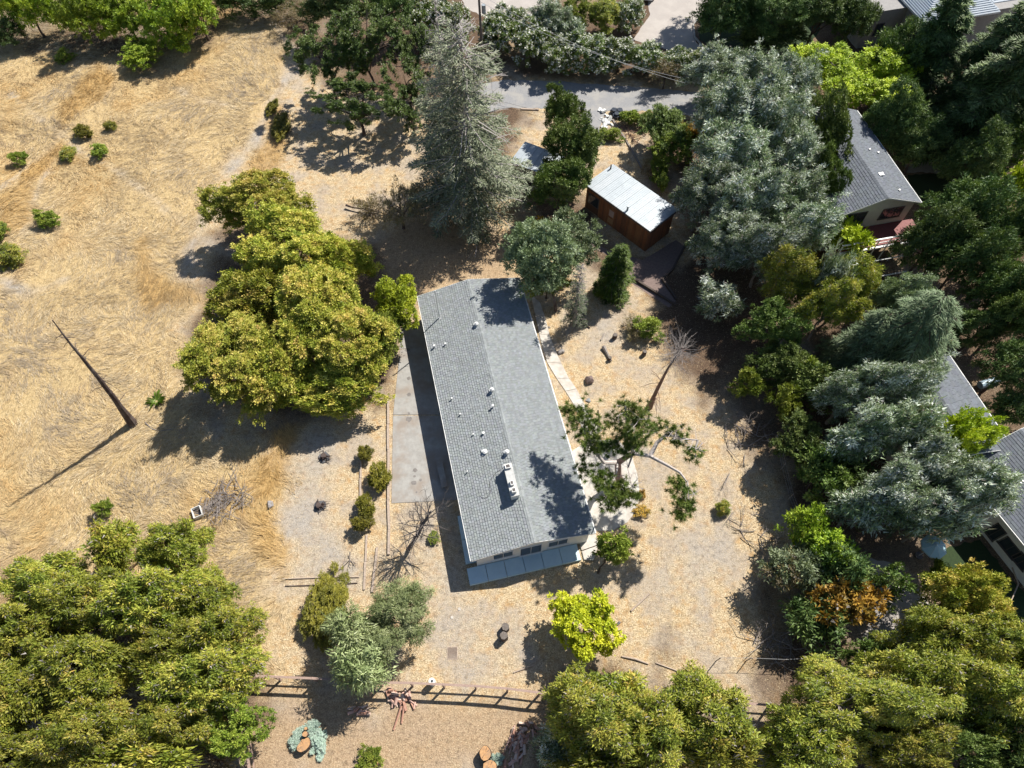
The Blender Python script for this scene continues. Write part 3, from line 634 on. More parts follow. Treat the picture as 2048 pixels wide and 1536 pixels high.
strip('timber_edging', W([(721, 915), (722, 1000)]), .14, -.03, .14, TIMBER, 'short timber edging beside the three small round shrubs', cat='edging', part='timber', seg=1.7, jit=.03)
strip('timber_edging', W([(733, 1070), (729, 1180)]), .14, -.03, .10, TIMBER, 'pale left hand edging strip of the narrow garden path', cat='edging', part='board', seg=1.7, jit=.03)
strip('timber_edging', W([(754, 1095), (745, 1185)]), .16, -.03, .12, TIMBER, 'pale right hand edging strip of the narrow garden path', cat='edging', part='board', seg=1.7, jit=.03)
strip('timber_edging', W([(1238, 542), (1352, 612)]), .16, -.03, .26, simple('dark_timber', (.10, .075, .06), (.06, .045, .04), 6, .9, .3), 'dark timber retaining edge along the cabin courtyard', cat='edging', part='timber', seg=2.2)
strip('timber_edging', W([(1372, 488), (1345, 540), (1324, 560), (1352, 600)]), .16, -.03, .26, MATS['dark_timber'], 'dark timber edge behind the cabin courtyard', cat='edging', part='timber', seg=1.8)
strip('pipe_run', W([(1225, 240), (1250, 278), (1285, 340)]), .16, 0, .12, GREYBARK, 'grey log edging running down beside the brush heap', cat='edging', part='log', seg=2.5)
# ------------------------------------------------------------------ buildings
WHITE = simple('white_paint', (0.72, 0.72, 0.70), (0.62, 0.62, 0.60), 3, 0.6, 0.1)
STUCCO = simple('cream_stucco', (0.55, 0.53, 0.49), (0.47, 0.45, 0.42), 3, 0.85, 0.3, bscale=40)
GREYWALL = simple('grey_stucco', (0.30, 0.29, 0.28), (0.24, 0.23, 0.23), 3, 0.85, 0.3, bscale=40)
REDWALL = simple('red_brown_siding', (0.20, 0.10, 0.08), (0.14, 0.07, 0.06), 3, 0.8, 0.2)
GLASS = simple('window_glass', (0.035, 0.045, 0.055), (0.03, 0.04, 0.05), 1, 0.08, 0, spec=0.8)
FRAME = simple('window_frame', (0.75, 0.75, 0.74), (0.68, 0.68, 0.67), 3, 0.5, 0)
DFRAME = simple('dark_window_frame', (0.09, 0.08, 0.08), (0.06, 0.05, 0.05), 3, 0.5, 0)
METAL = simple('galvanised_metal', (0.36, 0.40, 0.43), (0.29, 0.32, 0.345), 2, 0.45, 0.05, metal=0.35)
def shingle_mat(name, base, dark, var=.5):
    a = NT(name); t = a.n('ShaderNodeAttribute', attribute_name='tint')
    g = a.noise(38, 3, .8); c = a.mix(a.ramp(g, [(.35, 0.0), (.65, 1.0)]), dark, base)
    c = a.mix(a.ramp(a.noise(.5, 3, .6), [(.4, 0.0), (.7, .1)]), c, tuple(x * .7 for x in base))
    c = a.mix(1.0, c, t.outputs['Color'], 'MULTIPLY'); a.col(c); a.rough(.9); a.b.inputs['Specular IOR Level'].default_value = .25; a.bump(g, .4, .01)
    return a.m
SHG = shingle_mat('asphalt_shingle', (.31, .33, .335), (.18, .195, .20))
SHGD = shingle_mat('dark_shingle', (.17, .185, .21), (.10, .11, .125))
def shingles(mb, M, W0, L, z0, z1, expo=.15, wid=.32, seed=0, step=.018, jit=.16, var=.22, notch=True):
    """courses on a slope: x from the eave (0) to the ridge (W0), y along the eave"""
    rng = random.Random(seed); n = int(W0 / expo); sl = (z1 - z0) / W0
    for i in range(n):
        x0 = W0 * i / n; x1 = W0 * (i + 1) / n + .03; y = -rng.random() * wid
        while y < L:
            w_ = wid * rng.uniform(1 - jit, 1 + jit); ya = max(y, 0); yb = min(y + w_ - .022, L)
            if yb > ya + .02:
                v = 1 + rng.uniform(-var, var); c = (v, v * rng.uniform(.98, 1.03), v * rng.uniform(.97, 1.05)); s = step * rng.uniform(.7, 1.2)
                xx = x0 + rng.uniform(-.008, .008)
                p = [(xx, ya, z0 + sl * xx + s), (xx, yb, z0 + sl * xx + s), (x1, yb, z0 + sl * x1 + .004), (x1, ya, z0 + sl * x1 + .004)]
                lo = [(xx, ya, z0 + sl * xx - .01), (xx, yb, z0 + sl * xx - .01)]
                P = [M @ Vector(q) for q in p]; Q = [M @ Vector(q) for q in lo]
                mb.face([P[0], P[3], P[2], P[1]] if M.determinant() > 0 else P, c); mb.face([Q[1], Q[0], P[0], P[1]] if M.determinant() > 0 else [Q[0], Q[1], P[1], P[0]], tuple(x * .8 for x in c))
            y += w_
def gable(root, W_, L_, ez, rz, ov, wallm, shm, x_in=(.35, .35), y_in=(.35, .35), expo=.15, wid=.32, gutter=WHITE, seed=0, z_base=0.0, wallparts=True, step=.018, jit=.16, var=.22):
    """gable roofed house in its own frame: roof plan 0..W_ by 0..L_, ridge along y"""
    # walls
    x0, x1, y0, y1 = x_in[0], W_ - x_in[1], y_in[0], L_ - y_in[1]; t = .14; xm = W_ / 2
    def rzat(x): return ez + (rz - ez) * (1 - abs(x - xm) / xm) - .13
    for (ya, yb) in ((y0, y0 + t), (y1 - t, y1)):
        mb = MB(); pts = [(x0, z_base), (x1, z_base), (x1, rzat(x1)), (xm, rz - .13), (x0, rzat(x0))]
        i = len(mb.v); mb.v += [(p[0], ya, p[1]) for p in pts] + [(p[0], yb, p[1]) for p in pts]
        mb.f += [[0, 1, 2, 3, 4], [9, 8, 7, 6, 5]] + [[(j + 1) % 5, j, 5 + j, 5 + (j + 1) % 5] for j in range(5)]; mb.c += [(1, 1, 1)] * 7
        mb.obj('wall', wallm, root)
    for (xa_, xb_) in ((x0, x0 + t), (x1 - t, x1)):
        mb = MB(); mb.box(xa_, xb_, y0 + t + .001, y1 - t - .001, z_base, min(rzat(xa_), rzat(xb_))); mb.obj('wall', wallm, root)
    # roof deck: two slabs
    roof = MB()
    for s in (0, 1):
        a = (0, ez) if s == 0 else (W_, ez)
        q = [(a[0], 0, ez), (a[0], L_, ez), (xm, L_, rz), (xm, 0, rz)]
        lo = [(p[0], p[1], p[2] - .1) for p in q]; i = len(roof.v); roof.v += q + lo
        F_ = [[0, 1, 2, 3], [7, 6, 5, 4], [0, 4, 5, 1], [1, 5, 6, 2], [2, 6, 7, 3], [3, 7, 4, 0]]
        for f in F_: roof.f.append([i + k for k in (f if s else f[::-1])]); roof.c.append((.8, .8, .8))
    ro = roof.obj('roof', shm, root)
    sh = MB(); shingles(sh, Matrix.Identity(4), xm, L_, ez, rz, expo, wid, seed, step, jit, var)
    shingles(sh, Matrix.Translation((W_, 0, 0)) @ Matrix.Diagonal((-1, 1, 1, 1)), xm, L_, ez, rz, expo, wid, seed + 1, step, jit, var)
    tag(sh.obj('shingle_courses', shm, ro), kind='stuff')
    cap = MB(); rng = random.Random(seed); y = 0
    while y < L_ - .05:
        v = rng.uniform(.85, 1.15); e = min(y + .28, L_)
        for sx in (-1, 1):
            q = [(xm, y, rz + .035), (xm + sx * .16, y, rz + .03 - .16 * (rz - ez) / xm), (xm + sx * .16, e, rz + .018 - .16 * (rz - ez) / xm), (xm, e, rz + .022)]
            cap.face(q if sx > 0 else q[::-1], (v, v, v))
        y += .26
    tag(cap.obj('ridge_caps', shm, ro), kind='stuff')
    for x_, s in ((-.09, 1), (W_ + .005, 1)):
        mb = MB(); mb.box(x_, x_ + .085, 0, L_, ez - .13, ez - .01); mb.obj('gutter', gutter, ro)
    for y_ in (-.03, L_ + .002):
        for s in (0, 1):
            mb = MB(); xA, xB = (0, xm) if s == 0 else (W_, xm); q = [(xA, ez - .14), (xA, ez + .0), (xB, rz + .0), (xB, rz - .14)]
            mb.v += [(p[0], y_, p[1]) for p in q] + [(p[0], y_ + .028, p[1]) for p in q]
            mb.f += [[0, 1, 2, 3], [7, 6, 5, 4], [0, 4, 5, 1], [1, 5, 6, 2], [2, 6, 7, 3], [3, 7, 4, 0]]; mb.c += [(1, 1, 1)] * 6
            mb.obj('barge_board', gutter, ro)
    return ro
def window(root, axis, pos, a, b, z0, z1, panes=2, frame=FRAME, name='window', out=-1):
    """window on a wall plane; axis 'y': wall facing -y at y=pos, spans x a..b; axis 'x': wall facing -x"""
    def bx(mb, u0, u1, d0, d1, za, zb):
        if axis == 'y': mb.box(u0, u1, min(pos + out * d0, pos + out * d1), max(pos + out * d0, pos + out * d1), za, zb)
        else: mb.box(min(pos + out * d0, pos + out * d1), max(pos + out * d0, pos + out * d1), u0, u1, za, zb)
    mb = MB(); f = .06
    bx(mb, a, b, .002, .06, z0, z0 + f); bx(mb, a, b, .002, .06, z1 - f, z1)
    bx(mb, a, a + f, .002, .058, z0 + f, z1 - f); bx(mb, b - f, b, .002, .058, z0 + f, z1 - f)
    fr = mb.obj(name, frame, root)
    wdt = (b - a - 2 * f) / panes
    for k in range(panes):
        mb = MB(); bx(mb, a + f + wdt * k + .015, a + f + wdt * (k + 1) - .015, .003, .025, z0 + f, z1 - f); mb.obj('pane', GLASS, fr)
        if k: mb = MB(); bx(mb, a + f + wdt * k - .015, a + f + wdt * k + .015, .002, .05, z0 + f, z1 - f); mb.obj('mullion', frame, fr)
    mb = MB(); bx(mb, a - .05, b + .05, .0, .1, z0 - .06, z0 - .002); mb.obj('sill', frame, fr)
    return fr

# --- main house
house = empty('ranch_house', HO, HA, 'long white ranch house with a grey shingled gable roof in the middle', 'house')
roof = gable(house, HW, HL, EZ, RZ, .35, WHITE, SHG, y_in=(.2, .4), seed=11, step=.045, expo=.18, wid=.24, var=.12)
window(house, 'y', .2, 1.5, 3.0, .95, 2.05, 2)
dr = window(house, 'y', .2, 3.45, 5.1, .34, 2.1, 2, name='sliding_door')
window(house, 'y', .2, 5.5, 7.0, .95, 2.05, 2)
for y_ in (4.2, 7.5, 11.5, 15, 19): window(house, 'x', .35, y_, y_ + 1.4, 1.0, 1.95, 2)
for y_ in (3.5, 9.5, 17): window(house, 'x', HW - .35, y_, y_ + 1.6, 1.0, 1.95, 2, out=1)
for k in range(12):
    mb = MB(); y_ = 1 + k * 1.95; mb.box(HW + .091, HW + .13, y_, y_ + .05, EZ - .12, EZ + .0); mb.obj('gutter_bracket', FRAME, roof)
def rfz(x): return EZ + (RZ - EZ) * (1 - abs(x - HW / 2) / (HW / 2))
def loc(px, py, z=3.0):
    for _ in range(4):
        p = HM.inverted() @ at(px, py, z); z = rfz(p.x)
    return p.x, p.y, rfz(p.x)
# round turbine vents
VENT = simple('vent_metal', (.72, .72, .70), (.62, .62, .61), 6, .4, 0, metal=.2)
for px, py, r, h in ((953, 651, .17, .34), (984, 783, .16, .42), (970, 905, .19, .22), (1014, 907, .17, .40)):
    x, y, z = loc(px, py); mb = MB(); mb.disc(0, 0, r * .8, -.1, h * .6, 14); mb.disc(0, 0, r, h * .6, h * .92, 14)
    t = mb.obj('roof_vent', VENT, roof, loc=(x, y, z)); c = MB(); c.disc(0, 0, r * .86, h * .921, h, 14); c.disc(0, 0, r * .5, h + .001, h + .05, 14); c.obj('cap', VENT, t)
    f = MB(); f.box(-r * 1.4, r * 1.4, -r * 1.4, r * 1.4, -.08, .035); f.obj('flashing', simple('flashing', (.4, .42, .43), None, 5, .6, 0), t)
for px, py, r, h in ((904, 799, .055, .22), (921, 830, .05, .2), (967, 868, .075, .2), (947, 870, .045, .18), (986, 815, .075, .34), (935, 945, .04, .24), (891, 690, .06, .22), (869, 695, .07, .3)):
    x, y, z = loc(px, py); mb = MB(); mb.disc(0, 0, r, -.1, h, 10); t = mb.obj('vent_pipe', VENT, roof, loc=(x, y, z))
    c = MB(); c.disc(0, 0, r * 1.35, h + .001, h + .035, 10); c.obj('cap', VENT, t)
# chimney: long low box chase with flues, along the ridge on its west side
x, y, z = loc(1022, 968); cy0, cy1 = y - 1.2, y + 1.25
cm = MB(); cm.box(x - .24, x + .3, cy0, cy1, 2.6, 3.95); ch = cm.obj('chimney', WHITE, roof)
cm = MB(); cm.box(x - .28, x + .34, cy0 - .04, cy1 + .04, 3.951, 4.03); cm.obj('chimney_cap', simple('chimney_cap', (.5, .5, .49), (.38, .38, .37), 4, .7, .2), ch)
for dy, w_, h_ in ((.15, .26, .34), (.75, .2, .22), (2.05, .34, .2)):
    m = MB(); m.box(x - w_ * .6, x + w_ * .6, cy0 + dy, cy0 + dy + .32, 4.031, 4.031 + h_); m.obj('flue', WHITE, ch)
    m = MB(); m.box(x - w_ * .4, x + w_ * .4, cy0 + dy + .05, cy0 + dy + .27, 4.032 + h_, 4.04 + h_); m.obj('flue_opening', DFRAME, ch)
# mast, guy cable and hose on the roof
x, y, z = loc(879, 636)
ant = empty('antenna_mast', hl(x, y, z), HA, 'thin white antenna mast standing on the north west roof slope', 'antenna')
m = MB(); m.tube([(0, 0, -.1), (-.02, .05, 3.6)], [.055, .04], 8); m.obj('mast', VENT, ant)
m = MB(); m.tube([(-.3, 0, 3.3), (.3, 0.05, 3.3)], [.012, .012], 6); m.obj('crossbar', VENT, ant)
m = MB(); m.box(-.1, .1, -.1, .1, -.05, .04); m.obj('foot', VENT, ant)
m = MB(); m.tube([(-.8, -.9, rfz(x - .8) - z + .02), (0, 0, 2.2)], [.008, .008], 4); m.tube([(.8, -.9, rfz(x + .8) - z + .02), (0, 0, 2.2)], [.008, .008], 4); m.obj('guy_wire', VENT, ant)
m = MB(); pts = []
for px, py in ((1007, 936), (993, 945), (982, 958), (979, 970), (981, 985), (974, 996), (964, 996), (960, 992)):
    x, y, z = loc(px, py); p = hl(x, y, z + .05); pts.append(p)
m.tube(pts, [.014] * len(pts), 5); tag(m.obj('roof_cable', DFRAME), 'loose dark cable curling over the roof beside the chimney', 'cable')

# --- wooden cabin
cSE, cNE = at(1301, 462, 3.0), at(1355, 420, 3.0); ca = math.atan2((cNE - cSE).y, (cNE - cSE).x)
cabin = empty('wooden_cabin', (cSE.x, cSE.y, 0), ca, 'brown timber clad cabin with a pale flat metal roof', 'cabin')
CW, CL = 3.75, 8.1                                  # x: depth, y: length to the north west
WOOD = [simple('cabin_board_%s' % n, c, tuple(v * .6 for v in c), 5, .85, .35, stretch=(1, 1, .15)) for n, c in (('red', (.25, .10, .045)), ('brown', (.19, .085, .045)), ('tan', (.28, .13, .06)))]
rc = random.Random(9)
m = MB(); m.box(.2, CW - .2, .2, CL - .2, 0, 2.85); m.obj('wall', simple('cabin_inner', (.12, .06, .035), None, 5, .9, .1), cabin)
nb = 46
for k in range(nb):
    y = .16 + (CL - .32) * k / nb; wd = (CL - .32) / nb - .012
    if any(a <= y + wd / 2 <= b for a, b in ((4.2, 5.05), (6.2, 7.7))):
        m = MB(); m.box(.155 + rc.uniform(-.01, .01), .199, y, y + wd, 2.2, 2.86); m.obj('board', rc.choice(WOOD), cabin); continue
    m = MB(); m.box(.155 + rc.uniform(-.012, .01), .199, y, y + wd, 0, 2.86); m.obj('board', rc.choice(WOOD), cabin)
for k in range(18):
    x = .2 + (CW - .4) * k / 18; m = MB(); m.box(x, x + (CW - .4) / 18 - .012, .155 + rc.uniform(-.012, .01), .199, 0, 2.86); m.obj('board', rc.choice(WOOD[:2]), cabin)
m = MB(); m.box(.14, .199, 4.22, 5.04, .02, 2.18); d = m.obj('door', WOOD[2], cabin); m = MB(); m.box(.12, .139, 4.35, 4.9, 1.2, 1.95); m.obj('pane', simple('pale_pane', (.42, .33, .3), None, 3, .4, 0), d)
m = MB(); m.box(.11, .139, 4.3, 4.95, .35, .95); m.obj('panel', simple('door_panel', (.36, .2, .1), None, 3, .7, 0), d)
m = MB(); m.box(.14, .199, 6.24, 7.66, .9, 2.18); gd = m.obj('window', DFRAME, cabin); m = MB(); m.box(.12, .139, 6.35, 7.55, 1.0, 2.06); m.obj('pane', GLASS, gd)
npn = 10
for k in range(npn):
    m = MB(); y = CL * k / npn; m.box(-.05, CW + .1, y + .012, y + CL / npn - .012, 2.9 + rc.uniform(-.004, .004), 3.0); v = rc.uniform(.88, 1.08)
    rp = m.obj('roof_panel', [METAL, simple('pale_metal', (.36, .395, .425), (.29, .325, .355), 1.3, .5, .05, metal=.25), simple('dull_metal', (.32, .355, .39), (.38, .405, .43), 1.1, .55, .05, metal=.2)][k % 3], cabin)
    for q in range(1, 4):
        m = MB(); m.box(-.05, CW + .1, y + q * CL / npn / 4 - .012, y + q * CL / npn / 4 + .012, 3.001, 3.02); m.obj('rib', METAL, rp)
for k in range(npn - 1):
    m = MB(); y = CL * (k + 1) / npn; m.box(-.05, CW + .1, y - .02, y + .02, 3.022, 3.04); m.obj('seam', METAL, cabin)
m = MB(); m.box(-.09, -.052, -.04, CL + .04, 2.8, 3.01); m.obj('fascia', DFRAME, cabin)
m = MB(); m.box(-.09, CW + .14, -.08, -.041, 2.8, 3.01); m.obj('fascia', DFRAME, cabin)
m = MB(); m.disc(.35, 3.1, .09, 3.03, 3.5, 10); fl = m.obj('flue', METAL, cabin); m = MB(); m.disc(.35, 3.1, .15, 3.501, 3.56, 10); m.obj('cap', METAL, fl)
m = MB(); m.disc(3.2, 7.8, .07, 3.0, 3.5, 8); m.obj('vent_pipe', DFRAME, cabin)
NO_GRASS.append([Matrix.Translation(cabin.location) @ Matrix.Rotation(ca, 4, 'Z') @ Vector(p) for p in ((0, 0, 0), (CW, 0, 0), (CW, CL, 0), (0, CL, 0))])
# small shed mostly under the live oak
p0 = at(1050, 283, 2.3); shed = empty('garden_shed', (p0.x, p0.y, 0), math.radians(-28), 'small shed with a white metal roof half hidden under the dark oak', 'shed')
m = MB(); m.box(.15, 4.3, -3.1, -.15, 0, 2.15); m.obj('wall', STUCCO, shed)
for k in range(6):
    m = MB(); m.box(k * .74 + .01, k * .74 + .73, -3.25, 0, 2.2, 2.3 + rc.uniform(-.004, .004)); m.obj('roof_panel', MATS['pale_metal'], shed)
    if k: m = MB(); m.box(k * .74 - .02, k * .74 + .02, -3.25, 0, 2.301, 2.33); m.obj('seam', METAL, shed)
m = MB(); m.box(1.5, 2.4, -3.15, -3.101, 0, 1.95); m.obj('door', DFRAME, shed)

# --- neighbour with the red deck (north east)
P = at(1681, 432, 5.0); Q = at(1835.5, 395.5, 5.0); ya = math.radians(12.2)
n2 = empty('neighbour_house', (P.x, P.y, 0), ya, 'cream two storey house with a grey roof and a red deck on the right', 'house')
r2 = gable(n2, 7.7, 12.5, 5.0, 6.35, .3, STUCCO, SHGD, x_in=(.3, .3), y_in=(.35, .3), expo=.22, wid=.45, seed=21, step=.032, jit=.3, var=.1)
window(n2, 'y', .35, 4.5, 6.6, 3.25, 4.5, 3, DFRAME); window(n2, 'y', .35, 1.1, 3.0, 2.75, 4.6, 2, DFRAME, 'sliding_door'); window(n2, 'y', .35, .5, .95, 3.7, 4.4, 1, DFRAME)
window(n2, 'y', .35, 4.5, 6.4, .9, 2.0, 2, DFRAME)
DECK = simple('red_deck', (.25, .075, .07), (.17, .05, .05), 6, .7, .2)
for k in range(15):
    m = MB(); y = .33 - (k + 1) * .15; m.box(-.1 if k < 15 else 0, 8.3, y, y + .138, 2.4, 2.5); m.obj('deck_board', DECK, n2)
m = MB(); m.box(-.1, 8.3, -2.1, -1.97, 3.38, 3.45); m.obj('handrail', FRAME, n2)
for k in range(8): m = MB(); m.box(-.05 + k * 1.17, .03 + k * 1.17, -2.07, -1.99, 0, 3.379); m.obj('deck_post', FRAME, n2)
m = MB(); m.box(-.1, 8.3, -2.05, -2.01, 2.9, 2.96); m.obj('rail', FRAME, n2); m = MB(); m.box(-.1, 8.3, -2.14, -1.93, 2.2, 2.39); m.obj('deck_beam', FRAME, n2)
for k, (zz, yy) in enumerate(((1.6, -3.0), (.8, -4.2))):
    m = MB(); m.box(.4, 6.2, yy, yy + .1, zz, zz + .08); m.obj('stair_rail', FRAME, n2)
for px, py, z, wd in ((1757, 341 + 16, 0, .2), (1797, 375 + 8, 0, .07), (1737, 303, 0, .07), (1757, 304, 0, .07)):
    z = 5.6; p = (Matrix.Translation((P.x, P.y, 0)) @ Matrix.Rotation(ya, 4, 'Z')).inverted() @ at(px, py, z); zz = 5 + 1.35 * (1 - abs(p.x - 3.85) / 3.85)
    m = MB(); m.box(p.x - wd, p.x + wd, p.y - wd * .8, p.y + wd * .8, zz - .05, zz + .16); m.obj('roof_vent', VENT, r2)
# pergola below
pg = at(1690, 520, 1.9); perg = empty('pergola', (pg.x, pg.y, 0), math.radians(60), 'pale timber pergola under the bright green tree below the deck', 'pergola')
for k in range(11): m = MB(); m.box(-1.6 + k * .32, -1.52 + k * .32, -1.2, 1.2, 2.1, 2.2); m.obj('slat', WHITE, perg)
for s in (-1, 1): m = MB(); m.box(-1.7, 1.8, s * 1.0 - .05, s * 1.0 + .05, 1.98, 2.099); m.obj('beam', WHITE, perg)
for sx in (-1.5, 1.6):
    for s in (-1, 1): m = MB(); m.box(sx - .05, sx + .05, s * 1.0 - .05, s * 1.0 + .05, 0, 1.979); m.obj('post', WHITE, perg)
strip('garden_wall', W([(1650, 455), (1668, 480), (1710, 520), (1730, 545)]), .2, 0, 1.0, WHITE, 'pale low wall stepping down beside the pergola', cat='wall', part='wall_block', seg=1.0)

# --- right middle neighbour
e1, e0 = at(1898, 710, 3.5), at(2012, 872, 3.5); an = math.radians(14.5)
W3, L3 = 7.4, 8.4
ax_ = Vector((math.cos(an), math.sin(an), 0)); ay_ = Vector((-math.sin(an), math.cos(an), 0))
o3 = e1 - ax_ * W3 - ay_ * L3
n3 = empty('neighbour_house', (o3.x, o3.y, 0), an, 'dark roofed house between the silver trees on the right', 'house')
gable(n3, W3, L3, 3.5, 4.75, .3, STUCCO, SHGD, expo=.22, wid=.45, seed=31, step=.032, jit=.3, var=.1)
# --- right lower neighbour
p = at(2005, 1035, 3.0); an4 = math.radians(-66.5)
ey4 = -Vector((math.cos(an4), math.sin(an4), 0)); an4 = math.atan2(ey4.y, ey4.x) - math.pi / 2
o4 = p - ey4 * 6.0
n4 = empty('neighbour_house', (o4.x, o4.y, 0), an4, 'white walled house with a grey shingled roof at the right edge', 'house')
r4 = gable(n4, 9.5, 10.6, 3.0, 4.6, .3, WHITE, SHGD, x_in=(.12, .3), expo=.2, wid=.5, seed=41, step=.028, jit=.3, var=.12)
M4i = (Matrix.Translation((o4.x, o4.y, 0)) @ Matrix.Rotation(an4, 4, 'Z')).inverted()
for px, py, wd, c, d in ((2010, 1101, .75, .9, 2.1), (2034, 1128, .6, 1.0, 2.2), (1985, 1067, .45, .5, 2.2)):
    yc = (M4i @ at(px, py, 1.6)).y; window(n4, 'x', .12, yc - wd, yc + wd, c, d, 2, DFRAME)
for px, py in ((2037, 968), (1975, 970), (2040, 965)):
    q = M4i @ at(px, py, 3.8); m = MB(); m.disc(0, 0, .06, -.1, .35, 8); m.obj('vent_pipe', VENT, r4, loc=(q.x, q.y, 3.0 + 1.6 * (1 - abs(q.x - 4.75) / 4.75)))
strip('garden_fence', W([(2008, 1142), (2020, 1175), (2002, 1215), (1985, 1217)]), .06, .9, 1.0, TIMBER, 'pale timber railing below the white house wall', cat='fence', part='rail', seg=1.5)
# --- house at the top right corner: grey walls, hipped blue-white metal roofs
TM = simple('blue_white_roof', (.50, .56, .62), (.60, .64, .68), 2, .5, .1)
n5p = at(1847, 43, 4.6)
n5 = empty('neighbour_house', (n5p.x, n5p.y, 0), math.radians(14), 'grey house with pale blue hipped roofs in the top right corner', 'house')
m = MB(); m.box(.25, 22, .25, 14, 0, 4.4); m.obj('wall', GREYWALL, n5)
m = MB(); m.box(-4.2, .24, 3.2, 14, 0, 4.3); m.obj('wall', GREYWALL, n5)
def hip(x0, x1, y0, y1, z0, z1, name='roof', par=n5):
    m = MB(); d = min(x1 - x0, y1 - y0) / 2
    b = [(x0, y0, z0), (x1, y0, z0), (x1, y1, z0), (x0, y1, z0)]
    if x1 - x0 > y1 - y0: r = [(x0 + d, (y0 + y1) / 2, z1), (x1 - d, (y0 + y1) / 2, z1)]; fs = [[0, 1, 5, 4], [1, 2, 5], [2, 3, 4, 5], [3, 0, 4]]
    else: r = [((x0 + x1) / 2, y0 + d, z1), ((x0 + x1) / 2, y1 - d, z1)]; fs = [[0, 1, 4], [1, 2, 5, 4], [2, 3, 5], [3, 0, 4, 5]]
    V_ = b + r
    for f in fs: m.face([V_[k] for k in f])
    m.box(x0, x1, y0, y1, z0 - .2, z0 - .004); ro_ = m.obj(name, TM, par)
    s = MB(); n = int((x1 - x0) / .5)
    for f in fs:
        P4 = [Vector(V_[k]) for k in f]; a, b2 = P4[0], P4[1]; c = P4[2]; dd = P4[-1]
        k = 12
        for i in range(1, k):
            t = i / k; A = a.lerp(dd, t); B = b2.lerp(c, t); nn = Vector((0, 0, .03)); s.tube([A + nn, B + nn], [.03, .03], 4, cap=False)
    tag(s.obj('course', TM, ro_), kind='stuff'); return ro_
hip(-.1, 4.2, -.1, 6, 4.6, 6.0); hip(4.6, 9.2, -.4, 6, 4.6, 6.2); hip(9.6, 15, 1.4, 7, 4.5, 6.0); hip(-.3, 22, 5.5, 14, 5.0, 8.2, 'main_roof'); hip(-4.5, -.15, 6, 14, 4.4, 5.6)
window(n5, 'x', .25, 3.3 - 1.8, 2.4, 1.9, 3.0, 1, DFRAME); window(n5, 'y', 3.2, -2.9, -1.9, 1.4, 2.8, 1, DFRAME)
strip('retaining_wall', W([(1752, 5), (1776, 55), (1790, 78)]), .3, 0, .9, TIMBER, 'tan retaining wall beside the grey house in the top right corner', cat='wall', part='wall_block', seg=1.2)

# --- utility pole with transformer and wires
up = at(966, 125); pole = empty('utility_pole', up, 0, 'tall wooden utility pole with a grey transformer at the top edge', 'utility pole')
m = MB(); m.tube([(0, 0, 0), (-.2, 0, 9.2)], [.16, .11], 10); m.obj('post', simple('pole_wood', (.2, .16, .14), (.12, .1, .085), 6, .9, .3), pole)
m = MB(); m.box(-1.3, .9, -.22, -.12, 8.5, 8.62); m.obj('crossarm', TIMBER, pole)
m = MB(); m.disc(.3, -.1, .22, 5.9, 6.8, 14); m.obj('transformer', METAL, pole)
for x_ in (-1.2, -.5, .4, .8): m = MB(); m.disc(x_, -.17, .05, 8.621, 8.8, 8); m.obj('insulator', VENT, pole)
for k, (off, zz, tgt) in enumerate(((0, 8.7, (1370, 166)), (.5, 7.9, (1362, 156)))):
    a = Vector((up.x - .1, up.y, zz - .8)); b = at(*tgt, 5.6 - k * .1); pts = []
    for i in range(15): t = i / 14; q = a.lerp(b, t); q.z -= 4 * .9 * t * (1 - t); pts.append(q)
    m = MB(); m.tube(pts, [.018] * 15, 4); tag(m.obj('overhead_wire', simple('wire', (.45, .45, .46), None, 3, .5, 0)), ('upper' if k else 'lower') + ' overhead wire running from the utility pole across the flowering hedge', 'wire', 'overhead wires')
# ------------------------------------------------------------------ fences
def rail_fence(pts, label, skip=None):
    root = empty('ranch_fence', (0, 0, 0), 0, label, 'fence', 'board ranch fences'); rng = random.Random(int(pts[0].x * 10))
    tops = []
    for p in pts:
        m = MB(); m.box(-.055, .055, -.055, .055, -.1, 1.42 + rng.uniform(-.02, .02)); m.obj('post', BOARD, root, loc=(p.x, p.y, 0), rot=(rng.gauss(0, .012), rng.gauss(0, .012), rng.uniform(-.1, .1)))
    for a, b in zip(pts[:-1], pts[1:]):
        d = b - a; L = d.length; an = math.atan2(d.y, d.x); mid = (a + b) / 2
        for z0, z1, wd, off in ((.62, .77, .035, .075), (1.34, 1.43, .035, .06)):
            m = MB(); m.box(-L / 2 - .02, L / 2 + .02, off - wd / 2, off + wd / 2, z0, z1); m.obj('rail', BOARD, root, loc=(mid.x, mid.y, 0), rot=(0, rng.gauss(0, .006), an))
        m = MB(); m.box(-L / 2 + .006, L / 2 - .006, -.07, .07, 1.445, 1.475); m.obj('cap_board', BOARD, root, loc=(mid.x, mid.y, rng.uniform(-.006, .006)), rot=(0, 0, an))
    return root
fz = 0.0
def fp(*px): return [at(x, y + 9) for x, y in px]
rail_fence(fp((497, 1348), (562, 1351), (634, 1354), (702, 1357), (765, 1362), (826, 1363), (889, 1366), (952, 1369), (1015, 1374), (1077, 1382), (1140, 1387)), 'long brown board fence with square shadow pattern near the bottom edge')
rail_fence([at(*p) for p in ((500, 1365), (496, 1420), (505, 1478), (513, 1540), (522, 1605))], 'side fence of weathered boards running down from the fence corner')
rail_fence(fp((1470, 1402), (1535, 1407), (1600, 1411)), 'short visible piece of board fence between the two big olive green trees')
tp = at(503, 1372); tw = empty('leaning_posts', tp, 0, 'grey split corner post where the two board fences meet', 'post')
for k in range(2): m = MB(); m.tube([(k * .14, 0, -.05), (k * .17 + .03, .05, 1.6 - k * .2)], [.07, .06], 7); m.obj('post', GREYBARK, tw)
